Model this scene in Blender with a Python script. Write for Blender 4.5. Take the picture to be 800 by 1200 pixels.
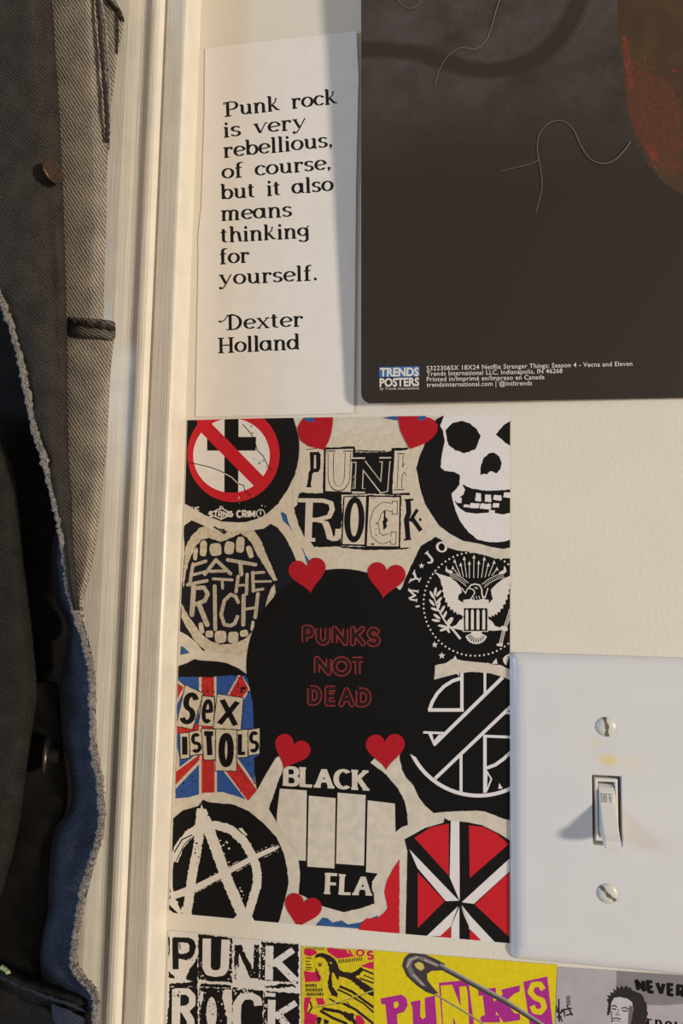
import bpy, bmesh, math, random
import numpy as np
from mathutils import Vector, Matrix
from mathutils.geometry import delaunay_2d_cdt

for o in list(bpy.data.objects):
    bpy.data.objects.remove(o, do_unlink=True)
SC = bpy.context.scene
COL = SC.collection

# ------------------------------------------------------------------ camera
F = 850.0                      # focal length in photo pixels (800 x 1200)
D = 0.2965                     # lens to wall, metres
Z0 = 1.25                      # lens height
yaw, pit, rol = math.radians(-9.028), math.radians(5.281), math.radians(-1.017)
def _rot():
    a, b, g = yaw, pit, rol
    Ry = np.array([[math.cos(a), 0, math.sin(a)], [0, 1, 0], [-math.sin(a), 0, math.cos(a)]])
    Rx = np.array([[1, 0, 0], [0, math.cos(b), -math.sin(b)], [0, math.sin(b), math.cos(b)]])
    Rz = np.array([[math.cos(g), -math.sin(g), 0], [math.sin(g), math.cos(g), 0], [0, 0, 1]])
    return Ry @ Rx @ Rz
ROT = _rot()
def _b(v):                     # (right, down, into wall) -> world
    return Vector((v[0], v[2], -v[1]))
cam_d = bpy.data.cameras.new('camera')
cam = bpy.data.objects.new('camera', cam_d); COL.objects.link(cam)
m = Matrix((_b(ROT[:, 0]), _b(-ROT[:, 1]), _b(-ROT[:, 2]))).transposed().to_4x4()
m.translation = Vector((0, -D, Z0))
cam.matrix_world = m
cam_d.sensor_fit = 'VERTICAL'; cam_d.sensor_height = 36.0
cam_d.lens = F / 1200 * 36.0
cam_d.clip_start = 0.01
SC.camera = cam

# ------------------------------------------------------------------ light
w = bpy.data.worlds.new('room'); SC.world = w; w.use_nodes = True
w.node_tree.nodes['Background'].inputs[0].default_value = (1.0, 0.87, 0.76, 1)
w.node_tree.nodes['Background'].inputs[1].default_value = 0.29
def area(name, loc, target, size, energy, col):
    l = bpy.data.lights.new(name, 'AREA'); l.shape = 'DISK'; l.size = size
    l.energy = energy; l.color = col
    o = bpy.data.objects.new(name, l); COL.objects.link(o); o.location = loc
    o.rotation_euler = (Vector(target) - Vector(loc)).to_track_quat('-Z', 'Y').to_euler()
    return o
area('warm_room_lamp', (2.40, -1.50, 1.22), (0, 0, 1.2), 0.36, 71.0, (1.0, 0.89, 0.71))
area('cool_window_light', (-1.75, -1.00, 1.42), (0, 0, 1.2), 0.55, 14.5, (0.43, 0.69, 1.0))
SC.view_settings.view_transform = 'Standard'
SC.view_settings.look = 'None'
SC.view_settings.exposure = 0.0
SC.view_settings.gamma = 1.0
SC.view_settings.use_curve_mapping = False

# ------------------------------------------------------------------ helpers
def P(px, py, g=0.0):
    """point seen at photo pixel (px, py) standing g metres off the wall; g may be a function of (x, z)"""
    d = ROT @ np.array([px - 400.0, py - 600.0, F])
    gg = g if not callable(g) else 0.0
    for _ in range(5 if callable(g) else 1):
        t = (D - gg) / d[2]
        x, z = d[0] * t, Z0 - d[1] * t
        if callable(g): gg = g(x, z)
    return Vector((x, -gg, z))

def srgb(r, g, b):
    f = lambda c: ((c / 255 + 0.055) / 1.055) ** 2.4 if c > 10.3 else c / 255 / 12.92
    return (f(r), f(g), f(b), 1)

MATS = {}
def mat(name, rgb, rough=0.6, spec=0.3, var=0.0, vscale=400.0, bump=0.0, bscale=900.0, metal=0.0, rgb2=None):
    if name in MATS: return MATS[name]
    M = bpy.data.materials.new(name); M.use_nodes = True
    nt = M.node_tree; bs = nt.nodes['Principled BSDF']
    bs.inputs['Roughness'].default_value = rough
    bs.inputs['Specular IOR Level'].default_value = spec
    bs.inputs['Metallic'].default_value = metal
    c = srgb(*rgb); bs.inputs['Base Color'].default_value = c
    tc = nt.nodes.new('ShaderNodeTexCoord')
    n = nt.nodes.new('ShaderNodeTexNoise'); n.inputs['Scale'].default_value = vscale
    n.inputs['Detail'].default_value = 5
    nt.links.new(tc.outputs['Object'], n.inputs['Vector'])
    r = nt.nodes.new('ShaderNodeValToRGB')
    lo = srgb(*(rgb2 if rgb2 else [v * (1 - var) for v in rgb]))
    r.color_ramp.elements[0].position = 0.35; r.color_ramp.elements[0].color = lo
    r.color_ramp.elements[1].position = 0.65; r.color_ramp.elements[1].color = c
    nt.links.new(n.outputs['Fac'], r.inputs['Fac'])
    nt.links.new(r.outputs['Color'], bs.inputs['Base Color'])
    if bump:
        n2 = nt.nodes.new('ShaderNodeTexNoise'); n2.inputs['Scale'].default_value = bscale
        n2.inputs['Detail'].default_value = 4
        nt.links.new(tc.outputs['Object'], n2.inputs['Vector'])
        b = nt.nodes.new('ShaderNodeBump'); b.inputs['Strength'].default_value = bump
        b.inputs['Distance'].default_value = 0.0004
        nt.links.new(n2.outputs['Fac'], b.inputs['Height'])
        nt.links.new(b.outputs['Normal'], bs.inputs['Normal'])
    MATS[name] = M
    return M

def tag(o, label=None, cat=None, group=None, kind=None):
    if label: o['label'] = label
    if cat: o['category'] = cat
    if group: o['group'] = group
    if kind: o['kind'] = kind
    return o
def empty(name, loc):
    o = bpy.data.objects.new(name, None); COL.objects.link(o); o.location = loc
    o.empty_display_size = 0.01
    return o
def link_mesh(name, verts, faces, mats, midx=None, parent=None, origin=None, smooth=False, uvs=None):
    """one mesh object; verts are world points"""
    vs = [Vector(v) for v in verts]
    rootloc = Vector((0, 0, 0)); p = parent
    if parent is not None:
        base = Vector((0, 0, 0)); q = parent
        while q is not None: base += q.location; q = q.parent
    else:
        base = Vector((0, 0, 0))
    if origin is None:
        origin = base if parent is not None else sum(vs, Vector()) / len(vs)
    me = bpy.data.meshes.new(name)
    me.from_pydata([v - origin for v in vs], [], faces)
    for mm in mats: me.materials.append(mm)
    if midx is not None: me.polygons.foreach_set('material_index', midx)
    if smooth: me.polygons.foreach_set('use_smooth', [True] * len(me.polygons))
    if uvs is not None:
        uv = me.uv_layers.new(name='UVMap')
        idx = np.empty(len(me.loops), dtype=np.int32); me.loops.foreach_get('vertex_index', idx)
        uv.data.foreach_set('uv', np.array(uvs, dtype=np.float32)[idx].ravel())
    me.update()
    o = bpy.data.objects.new(name, me); COL.objects.link(o)
    o.location = origin - base
    if parent is not None: o.parent = parent
    return o

def arc(cx, cy, rx, ry, a0, a1, n=14):
    return [(cx + rx * math.cos(math.radians(a0 + (a1 - a0) * i / n)),
             cy + ry * math.sin(math.radians(a0 + (a1 - a0) * i / n))) for i in range(n + 1)]

# ---- skeleton capitals in a unit box (y down)
G = {
 'A': (.80, [[(0, 1), (.4, 0), (.8, 1)], [(.15, .66), (.65, .66)]]),
 'B': (.68, [[(0, 0), (0, 1)], [(0, 0), (.38, 0)] + arc(.38, .24, .26, .24, -90, 90, 8) + [(0, .48)], [(0, .48), (.4, .48)] + arc(.4, .74, .28, .26, -90, 90, 8) + [(0, 1)]]),
 'C': (.78, [arc(.42, .5, .42, .5, -48, -312, 18)]),
 'D': (.74, [[(0, 0), (0, 1), (.3, 1)] + arc(.3, .5, .44, .5, 90, -90, 12) + [(0, 0)]]),
 'E': (.58, [[(.58, 0), (0, 0), (0, 1), (.58, 1)], [(0, .49), (.52, .49)]]),
 'F': (.55, [[(.55, 0), (0, 0), (0, 1)], [(0, .5), (.5, .5)]]),
 'G': (.82, [arc(.42, .5, .42, .5, -48, -360, 20) + [(.5, .5)]]),
 'H': (.72, [[(0, 0), (0, 1)], [(.72, 0), (.72, 1)], [(0, .5), (.72, .5)]]),
 'I': (.02, [[(0, 0), (0, 1)]]),
 'J': (.5, [[(.5, 0), (.5, .72)] + arc(.25, .72, .25, .28, 0, 170, 8)]),
 'K': (.66, [[(0, 0), (0, 1)], [(.62, 0), (0, .6)], [(.22, .42), (.66, 1)]]),
 'L': (.55, [[(0, 0), (0, 1), (.55, 1)]]),
 'M': (.9, [[(0, 1), (0, 0), (.45, .75), (.9, 0), (.9, 1)]]),
 'N': (.76, [[(0, 1), (0, 0), (.76, 1), (.76, 0)]]),
 'O': (.88, [arc(.44, .5, .44, .5, 0, 360, 24)]),
 'P': (.62, [[(0, 1), (0, 0), (.34, 0)] + arc(.34, .28, .28, .28, -90, 90, 10) + [(0, .56)]]),
 'R': (.66, [[(0, 1), (0, 0), (.36, 0)] + arc(.36, .27, .27, .27, -90, 90, 10) + [(0, .54)], [(.3, .54), (.66, 1)]]),
 'S': (.66, [arc(.33, .26, .3, .26, -30, -270, 12) + arc(.33, .76, .33, .24, -90, 150, 12)]),
 'T': (.7, [[(0, 0), (.7, 0)], [(.35, 0), (.35, 1)]]),
 'U': (.7, [[(0, 0), (0, .66)] + arc(.35, .66, .35, .34, 180, 0, 12) + [(.7, 0)]]),
 'V': (.76, [[(0, 0), (.38, 1), (.76, 0)]]),
 'X': (.74, [[(0, 0), (.74, 1)], [(.74, 0), (0, 1)]]),
 'Y': (.74, [[(0, 0), (.37, .5), (.74, 0)], [(.37, .5), (.37, 1)]]),
 'e': (.72, [[(.05, .52), (.7, .47)] + arc(.38, .5, .34, .5, -5, -310, 16)]),
 '2': (.6, [arc(.3, .28, .28, .28, -170, 30, 8) + [(0, 1), (.6, 1)]]),
}
# where each serifed capital ends (for slab / bracket serifs): x, y, half width
SER = {'P': [(0, 1, .2), (-.05, 0, .15)], 'U': [(0, 0, .2), (.7, 0, .2)], 'N': [(0, 1, .2), (-.05, 0, .2), (.76, 0, .2)],
       'K': [(0, 0, .2), (0, 1, .2), (.62, 0, .18), (.66, 1, .2)], 'R': [(0, 1, .22), (-.06, 0, .14), (.7, 1, .14)], 'B': [(-.06, 0, .12), (-.06, 1, .12)],
       'L': [(0, 0, .2), (-.06, 1, .12)], 'A': [(0, 1, .2), (.8, 1, .2)], 'F': [(0, 1, .2), (-.06, 0, .12)], 'M': [(0, 1, .18), (.9, 1, .18), (-.04, 0, .14), (.94, 0, .14)],
       'Y': [(0, 0, .2), (.74, 0, .2), (.37, 1, .2)], 'J': [(.5, 0, .2)], 'I': [(0, 0, .2), (0, 1, .2)], 'E': [(-.06, 0, .12), (-.06, 1, .12)],
       'H': [(0, 0, .18), (0, 1, .18), (.72, 0, .18), (.72, 1, .18)], 'D': [(-.06, 0, .14), (-.06, 1, .14)], 'V': [(0, 0, .2), (.76, 0, .2)], 'O': [], 'C': [], 'S': [], 'G': [], 'T': []}

class Art:
    """flat print: polygons in photo pixels, later ones on top, fused into one planar mesh"""
    def __init__(self):
        self.items = []; self.ox = self.oy = 0.0; self.s = 1.0; self.names = []
        self.rnd = random.Random(7)
    def fr(self, ox, oy, s): self.ox, self.oy, self.s = ox, oy, s
    def T(self, p): return (self.ox + p[0] / self.s, self.oy + p[1] / self.s)
    def raw(self, mt, pts):
        if mt not in self.names: self.names.append(mt)
        self.items.append((self.names.index(mt), np.array(pts, dtype=float)))
    def poly(self, mt, pts, rough=0.0, step=12.0):
        if rough: pts = self.rag(pts, rough, step)
        self.raw(mt, [self.T(p) for p in pts])
    def rag(self, pts, amp, step):
        out = []; n = len(pts)
        for i in range(n):
            a, b = pts[i], pts[(i + 1) % n]
            L = math.hypot(b[0] - a[0], b[1] - a[1]); k = max(1, int(L / step))
            nx, ny = -(b[1] - a[1]) / (L + 1e-9), (b[0] - a[0]) / (L + 1e-9)
            for j in range(k):
                t = j / k; r = self.rnd.uniform(-amp, amp)
                out.append((a[0] + (b[0] - a[0]) * t + nx * r, a[1] + (b[1] - a[1]) * t + ny * r))
        return out
    def ell(self, mt, cx, cy, rx, ry, rot=0, n=28, a0=0, a1=360):
        c, s = math.cos(math.radians(rot)), math.sin(math.radians(rot)); out = []
        for i in range(n):
            a = math.radians(a0 + (a1 - a0) * i / n); x, y = rx * math.cos(a), ry * math.sin(a)
            out.append((cx + x * c - y * s, cy + x * s + y * c))
        self.poly(mt, out)
    def stroke(self, mt, pts, w, h=None, round_=False, w1=None, jit=0.0):
        """sweep of an elliptic nib (w wide, h high, crop pixels) along a polyline"""
        pts = [tuple(p) for p in pts]
        if jit: pts = self.rag(pts + pts[-2:0:-1], jit, 14)[:]
        a0 = w / 2; b0 = (h if h else w) / 2; n = len(pts)
        def sup(dx, dy, k):
            f = 1 if w1 is None else (1 + (w1 / w - 1) * k / max(1, n - 1))
            a, b = a0 * f, b0 * f
            L = math.hypot(dx, dy) + 1e-12; nx, ny = -dy / L, dx / L
            q = math.hypot(a * nx, b * ny); return (a * a * nx / q, b * b * ny / q)
        prev = None
        for i in range(n - 1):
            p, q = pts[i], pts[i + 1]
            if abs(p[0] - q[0]) + abs(p[1] - q[1]) < 1e-6: continue
            s0, s1 = sup(q[0] - p[0], q[1] - p[1], i), sup(q[0] - p[0], q[1] - p[1], i + 1)
            self.poly(mt, [(p[0] + s0[0], p[1] + s0[1]), (q[0] + s1[0], q[1] + s1[1]), (q[0] - s1[0], q[1] - s1[1]), (p[0] - s0[0], p[1] - s0[1])])
            if prev is not None:
                if abs(prev[0] - s0[0]) + abs(prev[1] - s0[1]) > 0.02 * (a0 + b0):
                    self.poly(mt, [p, (p[0] + prev[0], p[1] + prev[1]), (p[0] + s0[0], p[1] + s0[1])])
                    self.poly(mt, [p, (p[0] - prev[0], p[1] - prev[1]), (p[0] - s0[0], p[1] - s0[1])])
                    if abs(prev[0] * s0[0] + prev[1] * s0[1]) < 0.8 * (math.hypot(*prev) * math.hypot(*s0)):
                        self.ell(mt, p[0], p[1], a0 * (0.98), b0 * 0.98, n=12)
            prev = s1
        if round_:
            for p in (pts[0], pts[-1]): self.ell(mt, p[0], p[1], a0 if w1 is None or p == pts[0] else w1 / 2, b0 if w1 is None or p == pts[0] else w1 / 2, n=12)
    def glyph(self, mt, ch, quad, w, h=None, serif=0, round_=False):
        """capital ch into the quad tl,tr,br,bl (crop pixels)"""
        tl, tr, br, bl = quad; gw, st = G[ch]
        def mp(p):
            u = p[0] / max(gw, .05) if gw > .05 else .5 + p[0]; v = p[1]
            return tuple((tl[k] * (1 - u) + tr[k] * u) * (1 - v) + (bl[k] * (1 - u) + br[k] * u) * v for k in (0, 1))
        for s in st: self.stroke(mt, [mp(p) for p in s], w, h, round_)
        if serif:
            for (x, y, hw) in SER.get(ch, []):
                self.stroke(mt, [mp((x - hw, y)), mp((x + hw, y))], serif)
    def text(self, mt, txt, quad, w, h=None, gap=.28, serif=0, round_=False):
        tl, tr, br, bl = quad
        ws = [.45 if c == ' ' else max(G[c][0], .12) for c in txt]
        tot = sum(ws) + gap * (len(txt) - 1); x = 0
        def at(u, v):
            return tuple((tl[k] * (1 - u) + tr[k] * u) * (1 - v) + (bl[k] * (1 - u) + br[k] * u) * v for k in (0, 1))
        for c, cw in zip(txt, ws):
            if c != ' ':
                u0, u1 = x / tot, (x + cw) / tot
                self.glyph(mt, c, [at(u0, 0), at(u1, 0), at(u1, 1), at(u0, 1)], w, h, serif, round_)
            x += cw + gap
    def star(self, mt, cx, cy, r, rot=-90):
        self.poly(mt, [(cx + (r if i % 2 == 0 else r * .42) * math.cos(math.radians(rot + 36 * i)),
                        cy + (r if i % 2 == 0 else r * .42) * math.sin(math.radians(rot + 36 * i))) for i in range(10)])
    def heart(self, mt, cx, cy, size, rot=0):
        pts = []
        c, s = math.cos(math.radians(rot)), math.sin(math.radians(rot))
        for i in range(40):
            t = 2 * math.pi * i / 40
            x = 16 * math.sin(t) ** 3; y = -(13 * math.cos(t) - 5 * math.cos(2 * t) - 2 * math.cos(3 * t) - math.cos(4 * t))
            x *= size / 32 ; y *= size / 31
            pts.append((cx + x * c - y * s, cy + x * s + y * c))
        self.poly(mt, pts)
    def specks(self, mt, n, box, r0, r1, seed=1):
        rn = random.Random(seed)
        for _ in range(n):
            x, y = rn.uniform(box[0], box[2]), rn.uniform(box[1], box[3]); r = rn.uniform(r0, r1)
            a = rn.uniform(0, 360); self.poly(mt, [(x + r * rn.uniform(.5, 1.3) * math.cos(math.radians(a + k * 60)), y + r * rn.uniform(.5, 1.3) * math.sin(math.radians(a + k * 60))) for k in range(6)])
    def build(self, name, parent=None, g=0.0, eps=0.0, clips=(), thick=0.0, grid=0.0, backmat=None):
        verts, edges = [], []
        for _, p in self.items + [(0, np.array(c, dtype=float)) for c in clips]:
            n0 = len(verts); pts = [tuple(q) for q in p]
            if grid:
                out = []
                for i in range(len(pts)):
                    a, b = pts[i], pts[(i + 1) % len(pts)]
                    k = max(1, int(math.hypot(b[0] - a[0], b[1] - a[1]) / grid))
                    out += [(a[0] + (b[0] - a[0]) * j / k, a[1] + (b[1] - a[1]) * j / k) for j in range(k)]
                pts = out
            verts += pts; n = len(pts)
            edges += [(n0 + i, n0 + (i + 1) % n) for i in range(n)]
        allp = np.array(verts)
        lo, hi = allp.min(0), allp.max(0)
        if grid:
            x = lo[0] + grid / 2
            while x < hi[0]:
                y = lo[1] + grid / 2
                while y < hi[1]: verts.append((x + .13, y + .17)); y += grid
                x += grid
        vs, es, fs, _, _, _ = delaunay_2d_cdt([Vector(v) for v in verts], edges, [], 0, 1e-4)
        V = np.array([(v.x, v.y) for v in vs]); T = np.array([f[:3] for f in fs if len(f) == 3])
        C = V[T].mean(1)
        def inside(p):
            b0, b1 = p.min(0), p.max(0)
            idx = np.nonzero((C[:, 0] >= b0[0]) & (C[:, 0] <= b1[0]) & (C[:, 1] >= b0[1]) & (C[:, 1] <= b1[1]))[0]
            if len(idx) == 0: return idx
            c = C[idx]; wn = np.zeros(len(idx), int)
            for i in range(len(p)):
                a, b = p[i], p[(i + 1) % len(p)]
                side = (b[0] - a[0]) * (c[:, 1] - a[1]) - (c[:, 0] - a[0]) * (b[1] - a[1])
                wn += ((a[1] <= c[:, 1]) & (b[1] > c[:, 1]) & (side > 0)).astype(int)
                wn -= ((a[1] > c[:, 1]) & (b[1] <= c[:, 1]) & (side < 0)).astype(int)
            return idx[wn != 0]
        cov = np.full(len(T), -1)
        for mi, p in self.items: cov[inside(p)] = mi
        for c in clips:
            keep = np.zeros(len(T), bool); keep[inside(np.array(c, dtype=float))] = True; cov[~keep] = -1
        area2 = np.abs((V[T[:, 1], 0] - V[T[:, 0], 0]) * (V[T[:, 2], 1] - V[T[:, 0], 1]) - (V[T[:, 2], 0] - V[T[:, 0], 0]) * (V[T[:, 1], 1] - V[T[:, 0], 1]))
        cov[area2 < 1e-6] = -1
        T = T[cov >= 0]; cov = cov[cov >= 0]
        used = np.unique(T); rm = -np.ones(len(V), int); rm[used] = np.arange(len(used)); T = rm[T]; V = V[used]
        gf = (lambda x, z: g(x, z) + eps) if callable(g) else g + eps
        W = [P(x, y, gf) for x, y in V]
        a, b, c = W[T[0][0]], W[T[0][1]], W[T[0][2]]
        # every triangle faces the room
        F_ = []
        for t in T:
            a, b, c = W[t[0]], W[t[1]], W[t[2]]
            ny = (b - a).cross(c - a).y
            F_.append((int(t[0]), int(t[1]), int(t[2])) if ny < 0 else (int(t[0]), int(t[2]), int(t[1])))
        mi = [int(i) for i in cov]
        mats = [MATS[n] for n in self.names]
        if thick:
            n = len(W); W = W + [v + Vector((0, thick, 0)) for v in W]
            if backmat: mats = mats + [MATS[backmat]]
            bm_ = len(mats) - 1 if backmat else mi[0]
            cnt = {}
            for f in F_:
                for i in range(3):
                    e = (f[i], f[(i + 1) % 3]); cnt[e] = cnt.get(e, 0) + 1
            side = [e for e in cnt if (e[1], e[0]) not in cnt]
            back = [(f[0] + n, f[2] + n, f[1] + n) for f in F_]
            F_ = F_ + back + [(e[1], e[0], e[0] + n, e[1] + n) for e in side]
            mi = mi + [bm_] * (len(back) + len(side))
        return link_mesh(name, W, F_, mats, mi, parent)

def catmull(pts, k):
    """Catmull-Rom through tuples, k steps per span"""
    out = []; n = len(pts)
    for i in range(n - 1):
        p0, p1, p2, p3 = pts[max(0, i - 1)], pts[i], pts[i + 1], pts[min(n - 1, i + 2)]
        for j in range(k):
            t = j / k
            out.append(tuple(.5 * ((2 * b) + (c - a) * t + (2 * a - 5 * b + 4 * c - d) * t * t + (3 * b - a - 3 * c + d) * t ** 3) for a, b, c, d in zip(p0, p1, p2, p3)))
    out.append(tuple(pts[-1])); return out

def loft(name, rows, mt, parent, ku=4, kv=5, thick=0.0012, wob=0.0, seed=1, fold=None):
    """cloth: rows of (px, py, g) -> smooth thick sheet standing off the wall"""
    rows = [catmull(r, ku) for r in rows]
    cols = [catmull([r[j] for r in rows], kv) for j in range(len(rows[0]))]
    nv, nu = len(cols[0]), len(cols)
    rn = random.Random(seed)
    ph = [rn.uniform(0, 6.28) for _ in range(6)]
    W, UV = [], []
    for i in range(nv):
        for j in range(nu):
            px, py, gg = cols[j][i]
            gg += wob * (math.sin(py * .06 + px * .05 + ph[0]) + .6 * math.sin(py * .13 - px * .09 + ph[1]) + .4 * math.sin(py * .31 + px * .2 + ph[2]))
            if fold: gg += fold(px, py)
            W.append(P(px, py, gg)); UV.append((px * .0003, -py * .0003))
    n = len(W)
    nrm = [Vector((0, 0, 0)) for _ in W]
    fs = []
    for i in range(nv - 1):
        for j in range(nu - 1):
            a = i * nu + j; q = (a, a + nu, a + nu + 1, a + 1)
            nn = (W[q[1]] - W[q[0]]).cross(W[q[3]] - W[q[0]])
            for k in q: nrm[k] += nn
            fs.append(q)
    sgn = sum(v.y for v in nrm)
    back = []
    for v, nn in zip(W, nrm):
        d = nn.normalized() if nn.length > 0 else Vector((0, -1, 0))
        if sgn > 0: d = -d
        back.append(v - d * thick)
    if sgn > 0: fs = [q[::-1] for q in fs]
    allf = list(fs) + [tuple(k + n for k in q[::-1]) for q in fs]
    cnt = {}
    for q in fs:
        for k in range(4): cnt[(q[k], q[(k + 1) % 4])] = 1
    for e in list(cnt):
        if (e[1], e[0]) not in cnt: allf.append((e[1], e[0], e[0] + n, e[1] + n))
    return link_mesh(name, W + back, allf, [mt], None, parent, smooth=True, uvs=UV + UV)

def tube(name, pts, r, mt, parent=None, n=8, r_end=None):
    """round strand through world points"""
    vs, fs = [], []; N = len(pts)
    for i, p in enumerate(pts):
        t = (pts[min(i + 1, N - 1)] - pts[max(i - 1, 0)]).normalized()
        u = t.cross(Vector((0, 1, 0)));
        if u.length < 1e-5: u = t.cross(Vector((1, 0, 0)))
        u.normalize(); v = t.cross(u)
        rr = r[i] if isinstance(r, (list, tuple)) else r
        if r_end is not None: rr = r + (r_end - r) * i / (N - 1)
        for k in range(n):
            a = 2 * math.pi * k / n; vs.append(p + (u * math.cos(a) + v * math.sin(a)) * rr)
    for i in range(N - 1):
        for k in range(n):
            fs.append((i * n + k, i * n + (k + 1) % n, (i + 1) * n + (k + 1) % n, (i + 1) * n + k))
    fs.append(tuple(range(n))[::-1]); fs.append(tuple((N - 1) * n + k for k in range(n)))
    return link_mesh(name, vs, fs, [mt], None, parent, smooth=True)
# ------------------------------------------------------------------ materials
mat('wall_paint', (223, 215, 203), .55, .3, .012, 30, .4, 650)
mat('trim_paint', (232, 224, 211), .38, .45, .035, 90, .0)
mat('door_paint', (205, 198, 182), .5, .3, .03, 40)
mat('plate_plastic', (218, 217, 221), .22, .6, .012, 60)
mat('lever_plastic', (222, 220, 218), .3, .5, .01, 200)
mat('switch_body', (120, 112, 104), .6, .3)
mat('screw_paint', (214, 212, 205), .25, .6, .05, 900)
mat('slot_metal', (150, 142, 128), .45, .5, .3, 1500, metal=.6)
mat('stain', (222, 205, 150), .4, .4, .06, 400)
mat('stain_faint', (224, 213, 196), .35, .4, .03, 400)
mat('moulded_letter', (190, 184, 176), .4, .4)

def stain(name, spots):
    M = MATS[name]; nt = M.node_tree; bs = nt.nodes['Principled BSDF']; N = nt.nodes.new; Lk = nt.links.new
    src = bs.inputs['Base Color'].links[0].from_socket; tc = N('ShaderNodeTexCoord')
    nz = N('ShaderNodeTexNoise'); nz.inputs['Scale'].default_value = 420; nz.inputs['Detail'].default_value = 4; Lk(tc.outputs['Object'], nz.inputs['Vector'])
    for (x, z, r, col_, amt) in spots:
        mp = N('ShaderNodeMapping'); mp.inputs['Location'].default_value = (-x, 0, -z); Lk(tc.outputs['Object'], mp.inputs['Vector'])
        sx = N('ShaderNodeVectorMath'); sx.operation = 'MULTIPLY'; sx.inputs[1].default_value = (.8, 0, 1.15); Lk(mp.outputs[0], sx.inputs[0])
        ln = N('ShaderNodeVectorMath'); ln.operation = 'LENGTH'; Lk(sx.outputs[0], ln.inputs[0])
        mr = N('ShaderNodeMapRange'); mr.interpolation_type = 'SMOOTHSTEP'; mr.inputs['From Min'].default_value = r; mr.inputs['From Max'].default_value = r * .2; mr.inputs['To Max'].default_value = amt * 1.7; Lk(ln.outputs['Value'], mr.inputs['Value'])
        mu = N('ShaderNodeMath'); mu.operation = 'MULTIPLY'; mu.use_clamp = True; Lk(mr.outputs[0], mu.inputs[0]); Lk(nz.outputs['Fac'], mu.inputs[1])
        mx = N('ShaderNodeMix'); mx.data_type = 'RGBA'; Lk(mu.outputs[0], mx.inputs[0]); Lk(src, mx.inputs[6]); mx.inputs[7].default_value = srgb(*col_); src = mx.outputs[2]
    Lk(src, bs.inputs['Base Color'])
stain('plate_plastic', [(.0006, .0186, .0042, (226, 208, 130), .8), (-.0045, .0245, .0034, (226, 212, 180), .6), (.0085, .0175, .006, (228, 214, 190), .5)])

# brushed paint: long vertical strokes
def brushed(name):
    M = MATS[name]; nt = M.node_tree; bs = nt.nodes['Principled BSDF']
    tc = nt.nodes.new('ShaderNodeTexCoord'); mp = nt.nodes.new('ShaderNodeMapping')
    mp.inputs['Scale'].default_value = (1000, 1000, 35)
    nz = nt.nodes.new('ShaderNodeTexNoise'); nz.inputs['Scale'].default_value = 1.0; nz.inputs['Detail'].default_value = 4
    b = nt.nodes.new('ShaderNodeBump'); b.inputs['Strength'].default_value = .5; b.inputs['Distance'].default_value = .0004
    nt.links.new(tc.outputs['Object'], mp.inputs['Vector']); nt.links.new(mp.outputs[0], nz.inputs['Vector'])
    nt.links.new(nz.outputs['Fac'], b.inputs['Height']); nt.links.new(b.outputs['Normal'], bs.inputs['Normal'])
brushed('trim_paint')

# ------------------------------------------------------------------ structure
XC = P(213, 600).x                      # where casing meets wall
def box(name, x0, x1, y0, y1, z0, z1, mt, parent=None):
    v = [(x, y, z) for x in (x0, x1) for y in (y0, y1) for z in (z0, z1)]
    f = [(0, 1, 3, 2), (4, 6, 7, 5), (0, 4, 5, 1), (2, 3, 7, 6), (0, 2, 6, 4), (1, 5, 7, 3)]
    return link_mesh(name, v, f, [MATS[mt]], None, parent)
tag(box('wall_back', XC - .012, 1.6, 0, .11, .55, 2.05, 'wall_paint'), kind='structure')
prof = [(0, 0), (0, 14.6), (.25, 15.4), (.9, 15.9), (2, 15.9), (5.5, 15.3), (9.6, 14.7), (10.0, 13.9), (10.5, 13.2), (11.1, 13.3), (11.5, 14.3), (12.0, 15.3), (12.8, 16.0), (14.0, 16.4), (15.2, 16.4),
        (16.4, 16.1), (17.4, 15.5), (18.4, 14.8), (19.6, 14.2), (20.8, 13.9), (22.2, 13.9), (24, 14.2), (28, 14.6), (40, 13.6), (56, 12), (57, 11.5), (57.5, 10.5), (57.5, 0)]
vs = []
for z in (.55, 2.05): vs += [(XC - a / 1000, -b / 1000, z) for a, b in prof]
n = len(prof); fs = [(i, i + 1, n + i + 1, n + i) for i in range(n - 1)] + [tuple(range(n)), tuple(range(n, 2 * n))[::-1], (n - 1, 0, n, 2 * n - 1)]
tag(link_mesh('trim_1', vs, fs, [MATS['trim_paint']]), kind='structure')
tag(box('trim_2', XC - .075, XC - .0575, -.004, .11, .55, 2.05, 'trim_paint'), kind='structure')      # door jamb
tag(box('door_1', XC - .9, XC - .0775, .012, .05, .55, 2.05, 'door_paint'), kind='structure')

# ------------------------------------------------------------------ light switch
GP = .0036
c = P(711.2, 950, GP); CX, CZ = c.x, c.z
sw = empty('light_switch', (CX, 0, CZ))
tag(sw, 'white toggle light switch plate with two screws, switched to OFF', 'light switch')
def rrect(w, h, r, y, k=6):
    o = []
    for cx, cz, a0 in ((w - r, h - r, 0), (-w + r, h - r, 90), (-w + r, -h + r, 180), (w - r, -h + r, 270)):
        for i in range(k + 1):
            a = math.radians(a0 + 90 * i / k); o.append((CX + cx + r * math.cos(a), -y, CZ + cz + r * math.sin(a)))
    return o
def rings(name, loops, mt, parent, cap0=False, cap1=False, smooth=True):
    vs, fs = [], []; k = len(loops[0])
    for l in loops: vs += l
    for i in range(len(loops) - 1):
        for j in range(k): fs.append((i * k + j, i * k + (j + 1) % k, (i + 1) * k + (j + 1) % k, (i + 1) * k + j))
    if cap0: fs.append(tuple(range(k))[::-1])
    if cap1: fs.append(tuple((len(loops) - 1) * k + j for j in range(k)))
    o = link_mesh(name, vs, fs, [MATS[mt]], None, parent, smooth=smooth)
    return o
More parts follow.
